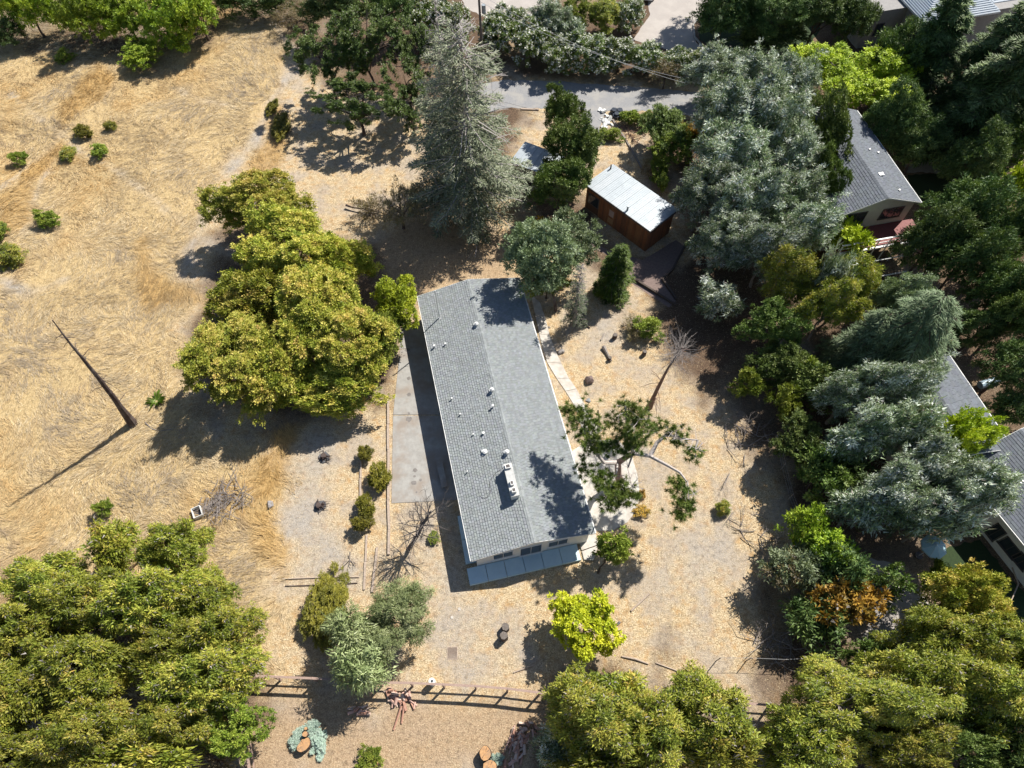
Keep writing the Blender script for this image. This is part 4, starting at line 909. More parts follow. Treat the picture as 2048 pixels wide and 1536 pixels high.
# wire fence along the east boundary, two bare stakes at the lower right
rngo = random.Random(12)
wf = empty('wire_fence', (0, 0, 0), 0, 'thin wire fence on slim stakes along the right boundary of the yard', 'fence')
wp = [at(*p) for p in ((1547, 880), (1560, 940), (1575, 1000), (1590, 1040))]
for p in wp: m = MB(); m.tube([(p.x, p.y, -.05), (p.x + .03, p.y, 1.3)], [.025, .02], 6); m.obj('stake', GREYBARK, wf)
for z_ in (.5, .9, 1.25):
    m = MB(); m.tube([Vector((p.x, p.y, z_)) for p in wp], [.009] * 4, 4); m.obj('wire', MATS['wire'], wf)
w2 = empty('wire_fence', (0, 0, 0), 0, 'two bare stakes with a sagging wire by the grey brush at lower right', 'fence')
wp = [at(*p) for p in ((1432, 1322), (1492, 1322), (1560, 1325), (1620, 1322))]
for p in wp: m = MB(); m.tube([(p.x, p.y, -.05), (p.x, p.y, 1.25)], [.035, .03], 6); m.obj('stake', GREYBARK, w2)
m = MB(); m.tube([Vector((p.x, p.y, 1.2)) for p in wp], [.012] * 4, 4); m.obj('wire', MATS['wire'], w2)

# ------------------------------------------------------------------ timber and rubble heaps
PINKWOOD = [simple('split_wood_%s' % n, c, tuple(v * .65 for v in c), 9, .85, .3) for n, c in (('pink', (.60, .39, .32)), ('rust', (.46, .25, .18)), ('pale', (.68, .52, .43)))]
_pl = {}
def billet(L, wd, kind):
    key = (round(L, 1), round(wd, 2), kind)
    if key not in _pl:
        r = random.Random(hash(key) % 999); m = MB(); n = 5
        pr = [(math.cos(2 * math.pi * k / n + .3) * wd / 2 * r.uniform(.75, 1.15), math.sin(2 * math.pi * k / n + .3) * wd / 2 * r.uniform(.6, 1.0)) for k in range(n)]
        a = [(-L / 2, p[0], p[1]) for p in pr]; b = [(L / 2, p[0] * .85, p[1] * .85) for p in pr]; m.v = a + b
        m.f = [list(range(n))[::-1], list(range(n, 2 * n))] + [[j, (j + 1) % n, n + (j + 1) % n, n + j] for j in range(n)]; m.c = [(1, 1, 1)] * (n + 2)
        _pl[key] = m.mesh('split_log', PINKWOOD[kind])
    return _pl[key]
def woodpile(spots, label, grp, seed):
    rng = random.Random(seed)
    for (px, py, n, sx, sy, a0, L0) in spots:
        for k in range(n):
            c = at(px + rng.gauss(0, sx), py + rng.gauss(0, sy)); a = a0 + rng.gauss(0, .45); L = rng.choice((.35, .45, .6)) * L0; wd = rng.choice((.16, .2, .26))
            d = math.hypot(c.x - at(px, py).x, c.y - at(px, py).y)
            o = link('split_log', billet(L, wd, rng.randrange(3)), None, (c.x, c.y, wd * .4 + max(0, .3 - .3 * d) * rng.random()), (rng.uniform(0, 6), rng.gauss(0, .12), a)); tag(o, label, 'log', grp)
woodpile([(802, 1400, 34, 12, 10, -1.4, 1.0), (790, 1388, 12, 8, 6, .3, .8)], 'reddish split log or board lying in the loose heap just below the board fence', 'split logs in the heap below the fence', 4)
for x_, y_, x2, y2, l in ((803, 1412, 787, 1460, 'longest board of the heap below the fence, pointing down left'), (808, 1412, 803, 1447, 'second longest board of the heap below the fence, pointing straight down')):
    a, b = at(x_, y_, .2), at(x2, y2, .06); m = MB(); m.tube([a, b], [.075, .06], 5); tag(m.obj('board', PINKWOOD[1]), l, 'board')
woodpile([(1040, 1478, 30, 12, 10, 1.15, 1.1), (1032, 1505, 16, 12, 14, 1.0, 1.4), (1062, 1462, 10, 14, 8, -.4, .9)], 'reddish broken board or split log in the rubble heap at the bottom centre', 'split logs in the bottom centre heap', 5)
woodpile([(715, 1424, 12, 16, 5, .15, 1.1)], 'thin reddish stick lying in the shade left of the log heap', 'sticks in the shade under the fence', 6)
for x_, y_, x2, y2 in ((1010, 1500, 1030, 1450), (1018, 1508, 1034, 1462)):
    a, b = at(x_, y_, .08), at(x2, y2, .12); m = MB(); m.tube([a, b], [.05, .05], 5); tag(m.obj('board', PINKWOOD[0]), 'long thin pinkish board at the left side of the bottom centre heap', 'board', 'long boards of the bottom heap')

# stumps and cut logs
CUT = simple('cut_wood', (.56, .32, .15), (.36, .19, .08), 7, .85, .5, big=(3.5, (.30, .2, .13), .7))
def stump(px, py, r, h, label, face=CUT, seed=0, sx=1.0, a=0.0, name='tree_stump', bark=DARKBARK, tilt=0):
    rng = random.Random(seed); c = at(px, py); root = empty(name, c, a, label, 'stump'); root.rotation_euler = (tilt, 0, a)
    n = 14; pr = [((r * sx * rng.uniform(.88, 1.1)) * math.cos(2 * math.pi * k / n), r * rng.uniform(.88, 1.1) * math.sin(2 * math.pi * k / n)) for k in range(n)]
    m = MB(); i = 0; m.v = [(p[0] * 1.12, p[1] * 1.12, -.05) for p in pr] + [(p[0], p[1], h) for p in pr]
    m.f = [[j, (j + 1) % n, n + (j + 1) % n, n + j] for j in range(n)]; m.c = [(1, 1, 1)] * n; m.obj('bark', bark, root)
    m = MB(); m.prism([(p[0] * .97, p[1] * .97) for p in pr], h - .05, h + .012); cf = m.obj('cut_face', face, root)
    m = MB()
    for q in range(3):
        a_ = rng.uniform(0, 6.28); m.face([(0, 0, h + .014), (math.cos(a_) * r * .9 * sx, math.sin(a_) * r * .85, h + .014), (math.cos(a_ + .09) * r * .8 * sx, math.sin(a_ + .09) * r * .8, h + .014)])
    tag(m.obj('cracks', DARKBARK, cf), kind='stuff')
    return root
stump(612, 1491, .33, .55, 'large orange cut log face among the blue green rosettes at the bottom', seed=1, sx=1.5, a=.8)
stump(616, 1470, .17, .75, 'middle round log end standing in the blue green rosettes', seed=2)
stump(617, 1459, .10, .7, 'smallest round log end at the top of the blue green rosettes', seed=3)
stump(747, 1524, .38, .5, 'orange stump beside the bright green shrub at the bottom edge', seed=4, sx=1.1)
stump(752, 1508, .2, .4, 'small pale stump just above the orange one at the bottom edge', seed=5)
stump(971, 1508, .42, .7, 'tall orange stump left of the rubble heap at the bottom edge', seed=6, sx=.85)
stump(980, 1534, .38, .6, 'low orange stump cut off by the bottom edge', seed=7, sx=1.2)
GREYCUT = simple('old_cut_wood', (.2, .17, .15), (.1, .085, .075), 8, .9, .3)
stump(1011, 1257, .27, .6, 'upper of the two dark hollow stumps below the terrace', GREYCUT, 8)
stump(1008, 1275, .27, .75, 'lower of the two dark hollow stumps below the terrace', GREYCUT, 9)
stump(1288, 709, .17, .5, 'small dark stump standing alone in the right yard', GREYCUT, 10)
stump(1229, 676, .2, .5, 'dark stump above the fallen pale log in the right yard', GREYCUT, 11)
stump(1219, 720, .15, .4, 'tiny stump at the lower end of the fallen pale log', GREYCUT, 12)
stump(1165, 627, .24, .3, 'low grey round stump beside the thin fir trunk', simple('stump_grey', (.3, .29, .27), (.2, .19, .18), 7, .9, .3), 13)
def fallen(pts, r, label, mat=DEADWOOD, cat='log', name='fallen_log', grp=None):
    m = MB(); m.tube(pts, r, 7); return tag(m.obj(name, mat), label, cat, grp)
fallen([at(1207, 693, .18), at(1214, 706, .15), at(1222, 722, .13)], [.2, .12, .11], 'fallen pale log with a broad root end in the right yard')
fallen([at(1202, 680, .1), at(1209, 667, .08)], [.05, .05], 'short pale stick above the fallen log', name='stick')
fallen([at(1160, 637, .12), at(1172, 650, .1), at(1180, 656, .08)], [.08, .07, .05], 'thin dark log near the base of the small fir', DARKBARK)
fallen([at(1262, 1222, .06), at(1299, 1187, .06)], [.07, .07], 'pale straight plank lying in the lower right yard', TIMBER, 'plank', 'plank')
fallen([at(1243, 1313, .05), at(1270, 1318, .08), at(1297, 1328, .05)], [.06, .08, .05], 'bent brown log lying right of the yellow tree', TIMBER)
fallen([at(1312, 1326, .05), at(1355, 1342, .05)], [.05, .04], 'slender pale branch lying right of the bent brown log', TIMBER, 'branch', 'branch')
fallen([at(1027, 1345, .05), at(1068, 1330, .08)], [.05, .05], 'long thin pole lying just left of the yellow tree', TIMBER, 'pole', 'pole')
fallen([at(1200, 855, .05), at(1196, 820, .8)], [.07, .05], 'short charred snag poking up beside the gnarled pine', DARKBARK, 'snag', 'snag')
fallen([at(565, 1158, .05), at(640, 1155, .05), at(718, 1154, .05)], [.05, .05, .05], 'straight pale pole lying behind the oval juniper, upper one of two', TIMBER, 'pole', 'pole')
fallen([at(570, 1172, .05), at(650, 1170, .05), at(715, 1166, .05)], [.035, .04, .035], 'thin dark pole lying behind the oval juniper, lower one of two', DARKBARK, 'pole', 'pole')
fallen([at(290, 845, .1), at(305, 858, .1), at(320, 862, .08), at(345, 858, .06)], [.05, .05, .04, .03], 'bent bare branch on the grass at the foot of the leaning dead trunk', GREYBARK, 'branch', 'branch')
fallen([at(692, 410, .35), at(705, 415, .3), at(740, 420, .4)], [.12, .08, .06], 'fallen forked trunk sticking out left of the withered brush', DARKBARK)
def rock(px, py, r, label, col=(.28, .25, .24), seed=0, flat=.6):
    import bmesh
    rng = random.Random(seed); bm = bmesh.new(); bmesh.ops.create_icosphere(bm, subdivisions=2, radius=r)
    for v in bm.verts:
        n = v.co.normalized(); k = 1 + .22 * math.sin(3.1 * n.x + seed) + .16 * math.sin(4.3 * n.y + 2 * seed) + rng.uniform(-.07, .07); v.co = Vector((v.co.x * k, v.co.y * k * .85, max(v.co.z * k * flat, -.06)))
    me = bpy.data.meshes.new('rock'); bm.to_mesh(me); bm.free(); me.materials.append(simple('rock_%d' % seed, col, tuple(c * .55 for c in col), 6, .95, .6)); c = at(px, py)
    return tag(link('boulder' if r > .3 else 'rock', me, None, (c.x, c.y, r * flat * .4), (0, 0, seed)), label, 'rock')
rock(1178, 763, .46, 'large brown boulder in the yard east of the white walk', (.26, .19, .17), 1, .8)
rock(1122, 704, .3, 'pale angular rock beside the upper part of the white walk', (.34, .31, .29), 2)
rock(1176, 801, .22, 'flat grey rock touching the right side of the white walk', (.3, .31, .31), 3, .4)
rock(1237, 1247, .14, 'small dark rock to the right of the yellow tree', (.18, .17, .18), 4)
rock(541, 1009, .28, 'grey stone half buried in the weeds left of the ash pit', (.33, .31, .31), 5)
rock(1098, 655, .1, 'tiny rock under the grey green oak', (.3, .28, .27), 6)
# burnt spots, bushy remnants
ASH = simple('ash', (.05, .05, .055), (.16, .16, .17), 9, .95, .5)
for px, py, lab, sd_ in ((650, 915, 'upper dark burnt root clump in the pale yard', 3), (640, 1013, 'lower dark burnt root clump with grey ash in the pale yard', 5)):
    c = at(px, py); root = empty('burnt_stump', c, 0, lab, 'stump'); rng = random.Random(sd_)
    m = MB(); m.disc(0, 0, .42, -.02, .10, 12, rng, .3); m.obj('ash_ring', ASH, root); m = MB(); m.disc(-.05, 0, .2, .10, .38, 9, rng, .3); m.obj('core', DARKBARK, root)
    m = MB()
    for k in range(16): a = rng.uniform(0, 6.28); L = rng.uniform(.3, .75); m.tube([(0, 0, .15), (math.cos(a) * L * .6, math.sin(a) * L * .6, rng.uniform(.1, .4)), (math.cos(a) * L, math.sin(a) * L, .03)], [.05, .03, .01], 4)
    m.obj('root', DARKBARK, root)
# white appliance shell by the brush pile
c = at(397, 1027); bx = empty('metal_box', c, math.radians(28), 'small white metal box lying open beside the grey brush pile', 'box')
m = MB(); m.box(-.33, .33, -.42, -.38, 0, .4); m.box(-.33, .33, .38, .42, 0, .4); m.box(-.33, -.29, -.379, .379, 0, .4); m.box(.29, .33, -.379, .379, 0, .4); m.obj('shell', WHITE, bx)
m = MB(); m.box(-.288, .288, -.378, .378, .02, .08); m.obj('inside', DFRAME, bx)
# white round pot on the fence line
c = at(866, 1366); pt = empty('water_tank', c, 0, 'small round white drum with a dark lid hole beside the board fence', 'drum')
m = MB(); m.disc(0, 0, .22, 0, .85, 18); m.obj('body', WHITE, pt); m = MB(); m.disc(0, 0, .205, .851, .90, 18); m.obj('lid', WHITE, pt); m = MB(); m.disc(.02, 0, .08, .901, .91, 14); m.obj('lid_hole', GLASS, pt)
# drain grate
c = at(905, 1306); gr = empty('drain_grate', c, .03, 'square rusty drain grate set in the gravel below the house', 'drain')
m = MB(); m.box(-.36, .36, -.42, .42, 0, .02); m.obj('frame', TIMBER, gr)
for k in range(9): m = MB(); m.box(-.30 + k * .07, -.27 + k * .07, -.36, .36, .021, .035); m.obj('bar', DARKBARK, gr)
for k, (px, py) in enumerate(((919, 1218), (904, 1235))):
    c = at(px, py); m = MB(); m.disc(c.x, c.y, .12 - .02 * k, 0, .04, 14); tag(m.obj('valve_cover', PALECONC), ('upper' if not k else 'lower') + ' small round valve cover in the gravel below the terrace', 'valve cover', 'valve covers')
c = at(884, 948, .3); bn = empty('bench', (c.x, c.y, 0), HA + .02, 'pale slab bench lying in the shade along the west wall', 'bench')
m = MB(); m.box(-.24, .24, -1.15, 1.15, .40, .47); m.obj('seat', CONC, bn)
for y_ in (-.9, .9): m = MB(); m.box(-.2, .2, y_ - .08, y_ + .08, 0, .399); m.obj('leg', CONC, bn)
# patio umbrella
c = at(1870, 1092, 2.3); um = empty('patio_umbrella', (c.x, c.y, 0), .2, 'pale blue octagonal patio umbrella in the shaded garden on the right', 'umbrella')
m = MB(); rim = [(0.88 * math.cos(math.pi / 4 * k), 0.88 * math.sin(math.pi / 4 * k), 2.15) for k in range(8)]
for k in range(8): m.face([(0, 0, 2.55), rim[k], rim[(k + 1) % 8]])
for k in range(8): a, b = rim[k], rim[(k + 1) % 8]; m.face([(a[0], a[1], 2.03), (b[0], b[1], 2.03), b, a])
m.obj('canopy', simple('blue_canvas', (.42, .60, .66), (.36, .54, .60), 3, .8, .05), um)
m = MB(); m.tube([(0, 0, 0), (0, 0, 2.65)], [.025, .02], 8); m.obj('pole', FRAME, um); m = MB(); m.disc(0, 0, .28, 0, .09, 12); m.obj('base', DFRAME, um)
for k in range(8): m = MB(); m.tube([(0, 0, 2.54), rim[k]], [.014, .012], 4); m.obj('rib', FRAME, um)
# blue bin & blue tarp
c = at(1842, 610); m = MB(); m.box(-.3, .3, -.25, .25, 0, .6, taper=.05); tag(m.obj('storage_bin', simple('blue_plastic', (.08, .22, .42), None, 3, .5, 0), loc=c), 'small blue bin in the shade beside the pink soil path', 'bin')
m = MB(); c = at(1975, 768); m.tube([(-.9, -.3, .3), (.9, .3, .3)], [.32, .28], 10); t_ = m.obj('tank', simple('blue_grey_tank', (.25, .34, .42), None, 3, .5, 0), loc=c); tag(t_, 'blue grey cylinder tank behind the dark roofed house', 'tank')
# white rubble heap and dark bag near the driveway
rr_ = random.Random(8)
for k in range(26):
    c = at(1210 + rr_.gauss(0, 6), 240 + rr_.gauss(0, 11)); m = MB(); s = rr_.uniform(.12, .32); m.box(-s, s, -s * .7, s * .7, 0, s * .6, taper=s * .15)
    tag(m.obj('plaster_chunk', WHITE, loc=(c.x, c.y, rr_.uniform(-.03, .1)), rot=(rr_.gauss(0, .3), rr_.gauss(0, .3), rr_.uniform(0, 3))), 'white chunk in the small rubble heap beside the driveway', 'rubble', 'white rubble beside the driveway')
for k in range(4):
    c = at(1228 + k * 5, 226 + (k % 2) * 8); m = MB(); m.disc(0, 0, .42, 0, .3, 9, rr_, .2); m.disc(0, 0, .3, .301, .48, 9, rr_, .2); tag(m.obj('rubbish_bag', simple('dark_bag', (.02, .03, .05), None, 5, .35, .4), loc=c), 'dark plastic bag beside the white rubble heap', 'bag', 'dark bags beside the driveway')

# ------------------------------------------------------------------ cars at the top edge
def car(px, py, rz, body, label, name='parked_car'):
    c = at(px, py); root = empty(name, c, rz, label, 'car', 'cars parked in the top court')
    m = MB()      # lofted body, x forward
    sec = [(-2.2, .62, .35, .80), (-2.05, .80, .25, .95), (-1.3, .88, .22, 1.0), (0, .90, .22, .98), (1.2, .88, .22, .93), (1.9, .80, .25, .80), (2.2, .60, .35, .62)]
    def ringp(x, hw, zb, zt): return [(x, -hw * .9, zb), (x, -hw, (zb + zt) / 2), (x, -hw * .93, zt), (x, -hw * .5, zt + .03), (x, hw * .5, zt + .03), (x, hw * .93, zt), (x, hw, (zb + zt) / 2), (x, hw * .9, zb)]
    for s in sec: m.v += ringp(*s)
    for i in range(len(sec) - 1):
        for j in range(8): k = (j + 1) % 8; m.f.append([i * 8 + j, i * 8 + k, i * 8 + 8 + k, i * 8 + 8 + j]); m.c.append((1, 1, 1))
    m.f += [list(range(8))[::-1], [48 + j for j in range(8)]]; m.c += [(1, 1, 1)] * 2; m.f = [f[::-1] for f in m.f]
    m.obj('body', body, root, smooth=False)
    m = MB(); lo = [(-1.9, .78), (1.15, .78)]; hi = [(-1.4, .62), (.35, .62)]
    b = [(-1.85, -.8, 1.0), (1.2, -.8, .97), (1.2, .8, .97), (-1.85, .8, 1.0)]; t = [(-1.3, -.62, 1.46), (.4, -.62, 1.46), (.4, .62, 1.46), (-1.3, .62, 1.46)]
    for a, b_, c_, d_ in ((b[1], b[2], t[2], t[1]), (b[3], b[0], t[0], t[3]), (b[0], b[1], t[1], t[0]), (b[2], b[3], t[3], t[2])): m.face([a, b_, c_, d_])
    m.obj('windows', GLASS, root)
    m = MB(); m.box(-1.3, .4, -.62, .62, 1.462, 1.50, taper=.03); m.obj('roof', body, root)
    for x_ in (-1.35, 1.35):
        for y_ in (-.8, .8):
            m = MB(); m.tube([(x_, y_ - .1, .33), (x_, y_ + .1, .33)], [.33, .33], 14); wl = m.obj('wheel', simple('tyre', (.02, .02, .02), None, 3, .8, 0), root)
    for y_ in (-.58, .58): m = MB(); m.box(2.02, 2.16, y_ - .14, y_ + .14, .6, .72); m.obj('headlight', FRAME, root)
    for y_ in (-.95, .95): m = MB(); m.box(.75, .95, y_ - .09, y_ + .09, .95, 1.08); m.obj('mirror', body, root)
    return root
CARP = simple('silver_paint', (.62, .66, .70), (.6, .64, .68), 1, .25, 0, metal=.3); CARD = simple('black_paint', (.02, .022, .028), None, 1, .2, 0)
car(1294, -14, math.radians(-98), CARP, 'silver white car parked nose down at the top edge')
car(1336, -38, math.radians(-100), CARD, 'black car beside the silver one, mostly beyond the top edge')
# ------------------------------------------------------------------ named specimens
def dead_trunk(name, bpx, tpx, h, label, r, mat, bend=0, twigs=10, seed=1, tuft=False):
    rng = random.Random(seed); b = at(*bpx); t = at(tpx[0], tpx[1], h) - b; root = empty(name, b, 0, label, 'tree')
    m = MB(); pts = []; rad = []; side = Vector((t.y, -t.x, 0)).normalized() if Vector((t.x, t.y, 0)).length > .1 else Vector((1, 0, 0))
    for i in range(11): s = i / 10; pts.append(t * s + side * bend * math.sin(math.pi * s) + Vector((rng.gauss(0, .02), rng.gauss(0, .02), 0)) * h * .1 * (0 < i)); rad.append(r * (1.5 if i == 0 else 1.12 if i == 1 else 1 - .88 * s))
    pts[0] -= Vector((0, 0, .1)); m.tube(pts, rad, 10); m.obj('trunk', mat, root)
    m = MB()
    for k in range(twigs):
        s = rng.uniform(.12, .97); i = int(s * 10); p = pts[i].lerp(pts[i + 1], s * 10 - i); az = rng.uniform(0, 6.28); L = rng.uniform(.5, 2.2) * (1.15 - s * .7)
        d = Vector((math.cos(az), math.sin(az), rng.uniform(-.5, .15))); m.tube([p, p + d * L * .5 + Vector((0, 0, .05)), p + d * L + Vector((0, 0, -.25 * L))], [.035, .022, .008], 4, cap=False)
    m.obj('branch', mat, root)
    if tuft:
        m = MB()
        for k in range(90):
            s = rng.uniform(.72, 1); i = min(int(s * 10), 9); p = pts[i].lerp(pts[i + 1], s * 10 - i)
            skeleton(m, rng, p, Vector((rng.gauss(0, 1), rng.gauss(0, 1), rng.uniform(-.1, .5))), rng.uniform(.9, 1.6), .02, 1, .5, 3, .05, 3)
        m.obj('twigs', GREYBARK, root)
    return root
dead_trunk('dead_tree', (266, 848), (105, 640), 12.8, 'tall bare charred trunk leaning over the open field on the left', .27, DARKBARK, .1, 16, 3)
dead_trunk('dead_tree', (1298, 815), (1365, 695), 8.8, 'slim dead tree with a grey twiggy top in the right yard', .19, simple('red_bark', (.22, .13, .1), (.12, .075, .06), 6, .95, .5), -.35, 16, 5, True)
c = at(816, 1098); bt = empty('bare_tree', c, 0, 'leafless dark tree leaning towards the south west corner of the house', 'tree')
rb_ = random.Random(21); m = MB(); tip = at(862, 1022, 4.4) - c; tip.z = 4.4
ptz = [Vector((0, 0, -.1)), tip * .35 + Vector((.1, 0, 0)), tip * .7, tip]; m.tube(ptz, [.17, .13, .1, .06], 8)
for k in range(30):
    s = rb_.uniform(.3, 1); p = tip * s; skeleton(m, rb_, p, Vector((rb_.gauss(.1, .8), rb_.gauss(.1, .8), .45)), rb_.uniform(1.0, 1.6) * (1.3 - .4 * s), .045, 2, .6, 4, .15, 4)
m.obj('trunk', simple('bare_bark', (.20, .175, .16), (.11, .095, .09), 6, .95, .3), bt)
for px, py, L, lab, sd_, n_ in ((700, 1120, .9, 'sparse dead twig shrub on the pale ground above the oval juniper', 3, 4), (1500, 870, 1.6, 'tangle of bare fallen branches at the upper right edge of the yard', 4, 12), (1490, 900, 1.6, 'heap of fallen bare branches below the tangle at the right edge of the yard', 9, 10),
                        (1500, 1040, 1.5, 'dead branch with long grey twigs lying beside the boundary', 5, 8), (1515, 1075, 1.3, 'small grey dead branch at the end of the boundary strip', 15, 6), (1470, 850, 1.0, 'small bare bush left of the branch tangle', 10, 6),
                        (1545, 1290, 1.6, 'grey brush pile in the shade at the lower right', 6, 26), (1590, 1260, 1.5, 'grey brush behind the pile at the lower right', 16, 20), (452, 1000, 1.5, 'grey brush pile on the field beside the white metal box', 7, 60), (425, 1008, .8, 'left end of the grey brush pile touching the white metal box', 17, 22),
                        (1270, 270, 1.4, 'heap of dry brown branches right of the driveway', 8, 26), (1245, 262, 1.1, 'smaller heap of reddish sticks beside the white rubble', 18, 18), (745, 425, 1.3, 'grey withered bush left of the big conifer', 28, 20), (1540, 1150, 1.4, 'bare grey bush at the right edge of the yard', 29, 14)):
    c = at(px, py); rng_ = random.Random(sd_); m = MB(); flat = lab.startswith(('tangle', 'heap', 'grey brush', 'dead branch', 'left end', 'smaller', 'small grey'))
    for k in range(n_):
        o = Vector((rng_.gauss(0, L * .5), rng_.gauss(0, L * .4), .1)) if flat else Vector((0, 0, 0))
        d = Vector((rng_.gauss(0, 1), rng_.gauss(0, 1), .12 if flat else .8)); skeleton(m, rng_, o, d, L * rng_.uniform(.5, 1), .036, 1 if n_ > 15 else 2, .55, 3, 0 if flat else .1, 4)
    m.v = [(v[0], v[1], max(v[2], .02)) for v in m.v]
    o = m.obj('brush_pile' if flat else 'bare_shrub', GREYBARK if 'brown' not in lab and 'reddish' not in lab else simple('brown_sticks', (.26, .15, .11), (.14, .08, .06), 6, .9, .2), loc=c); tag(o, lab, 'brush' if flat else 'shrub')

conifer(945, 432, 20.3, 6.2, 'tallest grey green conifer with a bare upper trunk north of the house', [(.05, .07, .038), (.11, .135, .08), (.20, .225, .14), (.32, .34, .24), (.25, .21, .16)], dens=2.2, seed=3, bare_top=.1, bare=.22, droop=.12, zlow=.1, needle=(.26, .07), width=lambda t: (1 - t) ** .5, fade=.8, bark=simple('pale_conifer_bark', (.42, .39, .37), (.26, .23, .22), 6, .95, .4))
conifer(905, 372, 19.5, 3.6, 'second slimmer conifer with a thin grey trunk just left of the tallest one', [(.05, .07, .038), (.11, .135, .08), (.20, .225, .14), (.30, .32, .22)], dens=1.2, seed=4, bare_top=.45, bare=.25, droop=.12, zlow=.15, fade=.8, bark=MATS['pale_conifer_bark'], needle=(.26, .07), width=lambda t: (1 - t) ** .7)
conifer(1147, 652, 8.2, 1.15, 'thin sparse grey fir standing beside the east walk', [(.07, .10, .05), (.14, .17, .10), (.22, .25, .17)], dens=1.1, seed=5, bare_top=.35, bare=.3, droop=.2, zlow=.12, needle=(.16, .04), width=lambda t: (1 - t * .6))
conifer(1225, 585, 6.2, 2.0, 'bushy dark green fir to the right of the grey green oak', [(.04, .08, .012), (.09, .15, .02), (.17, .23, .04)], dens=3.2, seed=6, droop=.2, zlow=.06, needle=(.2, .055), width=lambda t: (1 - t) ** .5)
CED = [(.07, .12, .05), (.13, .19, .09), (.21, .28, .15), (.30, .36, .22)]
conifer(1742, 765, 12, 5.0, 'wide feathery cedar with drooping grey green tips on the right', CED, dens=1.9, seed=7, droop=.3, zlow=.15, tipdroop=.35, needle=(.3, .05), width=lambda t: (1 - t) ** .5, bark=BARK)
conifer(1690, 745, 8.5, 3.4, 'lower feathery cedar left of the wide one', CED, dens=1.8, seed=8, droop=.3, zlow=.15, tipdroop=.35, needle=(.3, .05), width=lambda t: (1 - t) ** .5, bark=BARK)
RW = [(.03, .06, .018), (.07, .12, .035), (.14, .20, .07), (.24, .29, .13)]
for a in ((1800, 215, 13, 4.2, 'tall dark redwood rising right of the lime tree', 31), (1895, 255, 13.5, 4.6, 'tall redwood in the middle of the upper right grove', 32), (1900, 330, 15, 4.2, 'dark redwood with a shaded crown above the pale stone path', 33),
          (1960, 275, 15, 4.4, 'dark redwood left of the pale road at the right edge', 34), (1990, 190, 11, 4.0, 'redwood in front of the blue roofed house', 35)):
    if a[5] < 33:
        RWP = globals().get('RWP', []); RWP.append((conifer(a[0], a[1], a[2], a[3], a[4], RW, dens=1.9, name='redwood_tree', seed=a[5], droop=.25, zlow=.12, needle=(.34, .10), width=lambda t: (1 - t) ** .55, bark=DARKBARK, grp='dark redwoods in the upper right'), a[2]))
    else:
        src, h_ = RWP[a[5] % 2]; r_ = src.copy(); COL.objects.link(r_); r_.location = at(a[0], a[1]); r_['label'] = a[4]; r_.rotation_euler = (0, 0, a[5] * 1.7); r_.scale = (a[2] / h_,) * 3
        for ch_ in list(src.children): cc_ = ch_.copy(); COL.objects.link(cc_); cc_.parent = r_

# gnarled pine beside the round patio
b = at(1240, 962); gp = empty('pine_tree', b, 0, 'gnarled pine with bare grey limbs and scattered needle pads over the round patio', 'tree')
def rel(px, py, z):
    if z > 3.1: z = z + 2.8 if (py > 940 and px < 1300) else (z * 1.38 if (py < 900 and 1215 < px < 1300) else z * 1.1)
    v = at(px, py, z) - b; v.z = z; return v
m = MB(); J = rel(1266, 906, 4.9); A_ = rel(1236, 925, 3.0)
m.tube([(0, 0, -.1), rel(1236, 950, 1.2), A_, J], [.34, .27, .24, .17], 9)
limbs = [[J, rel(1300, 912, 4.9), rel(1330, 928, 5.0), rel(1360, 945, 5.3), rel(1375, 965, 5.2), rel(1378, 1000, 5.0)], [rel(1300, 912, 4.9), rel(1314, 885, 5.2), rel(1332, 870, 5.6), rel(1356, 873, 5.9), rel(1372, 878, 6.0), rel(1396, 880, 6.2)],
         [A_, rel(1208, 925, 3.8), rel(1184, 897, 5.0), rel(1172, 870, 5.8), rel(1160, 845, 6.4)], [J, rel(1262, 880, 5.4), rel(1252, 830, 6.8), rel(1250, 800, 7.4)], [J, rel(1270, 880, 5.2), rel(1285, 870, 5.8), rel(1282, 845, 6.5), rel(1274, 838, 6.9)],
         [A_, rel(1232, 950, 3.4), rel(1222, 970, 3.5), rel(1215, 985, 3.4)], [J, rel(1256, 935, 4.0), rel(1262, 965, 3.9), rel(1268, 990, 3.7)], [rel(1356, 873, 5.9), rel(1350, 855, 6.1)], [rel(1396, 880, 6.2), rel(1388, 905, 5.9)]]
m.obj('trunk', simple('pine_bark', (.30, .20, .17), (.16, .10, .09), 6, .95, .5), gp); m = MB()
for i, l in enumerate(limbs): m.tube(l, [(.17 if i < 4 else .08) * (1 - .8 * j / (len(l) - 1)) for j in range(len(l))], 7)
rp_ = random.Random(5)
for l in limbs:
    for _ in range(7):
        s = rp_.uniform(.3, 1) * (len(l) - 1); i = min(int(s), len(l) - 2); p = Vector(l[i]).lerp(Vector(l[i + 1]), s - i); skeleton(m, rp_, p, Vector((rp_.gauss(0, 1), rp_.gauss(0, 1), rp_.uniform(-.2, .6))), rp_.uniform(.5, 1.0), .03, 1, .5, 3, 0, 4)
m.obj('branch', simple('pale_limb_bark', (.58, .53, .50), (.34, .29, .27), 6, .95, .4), gp)
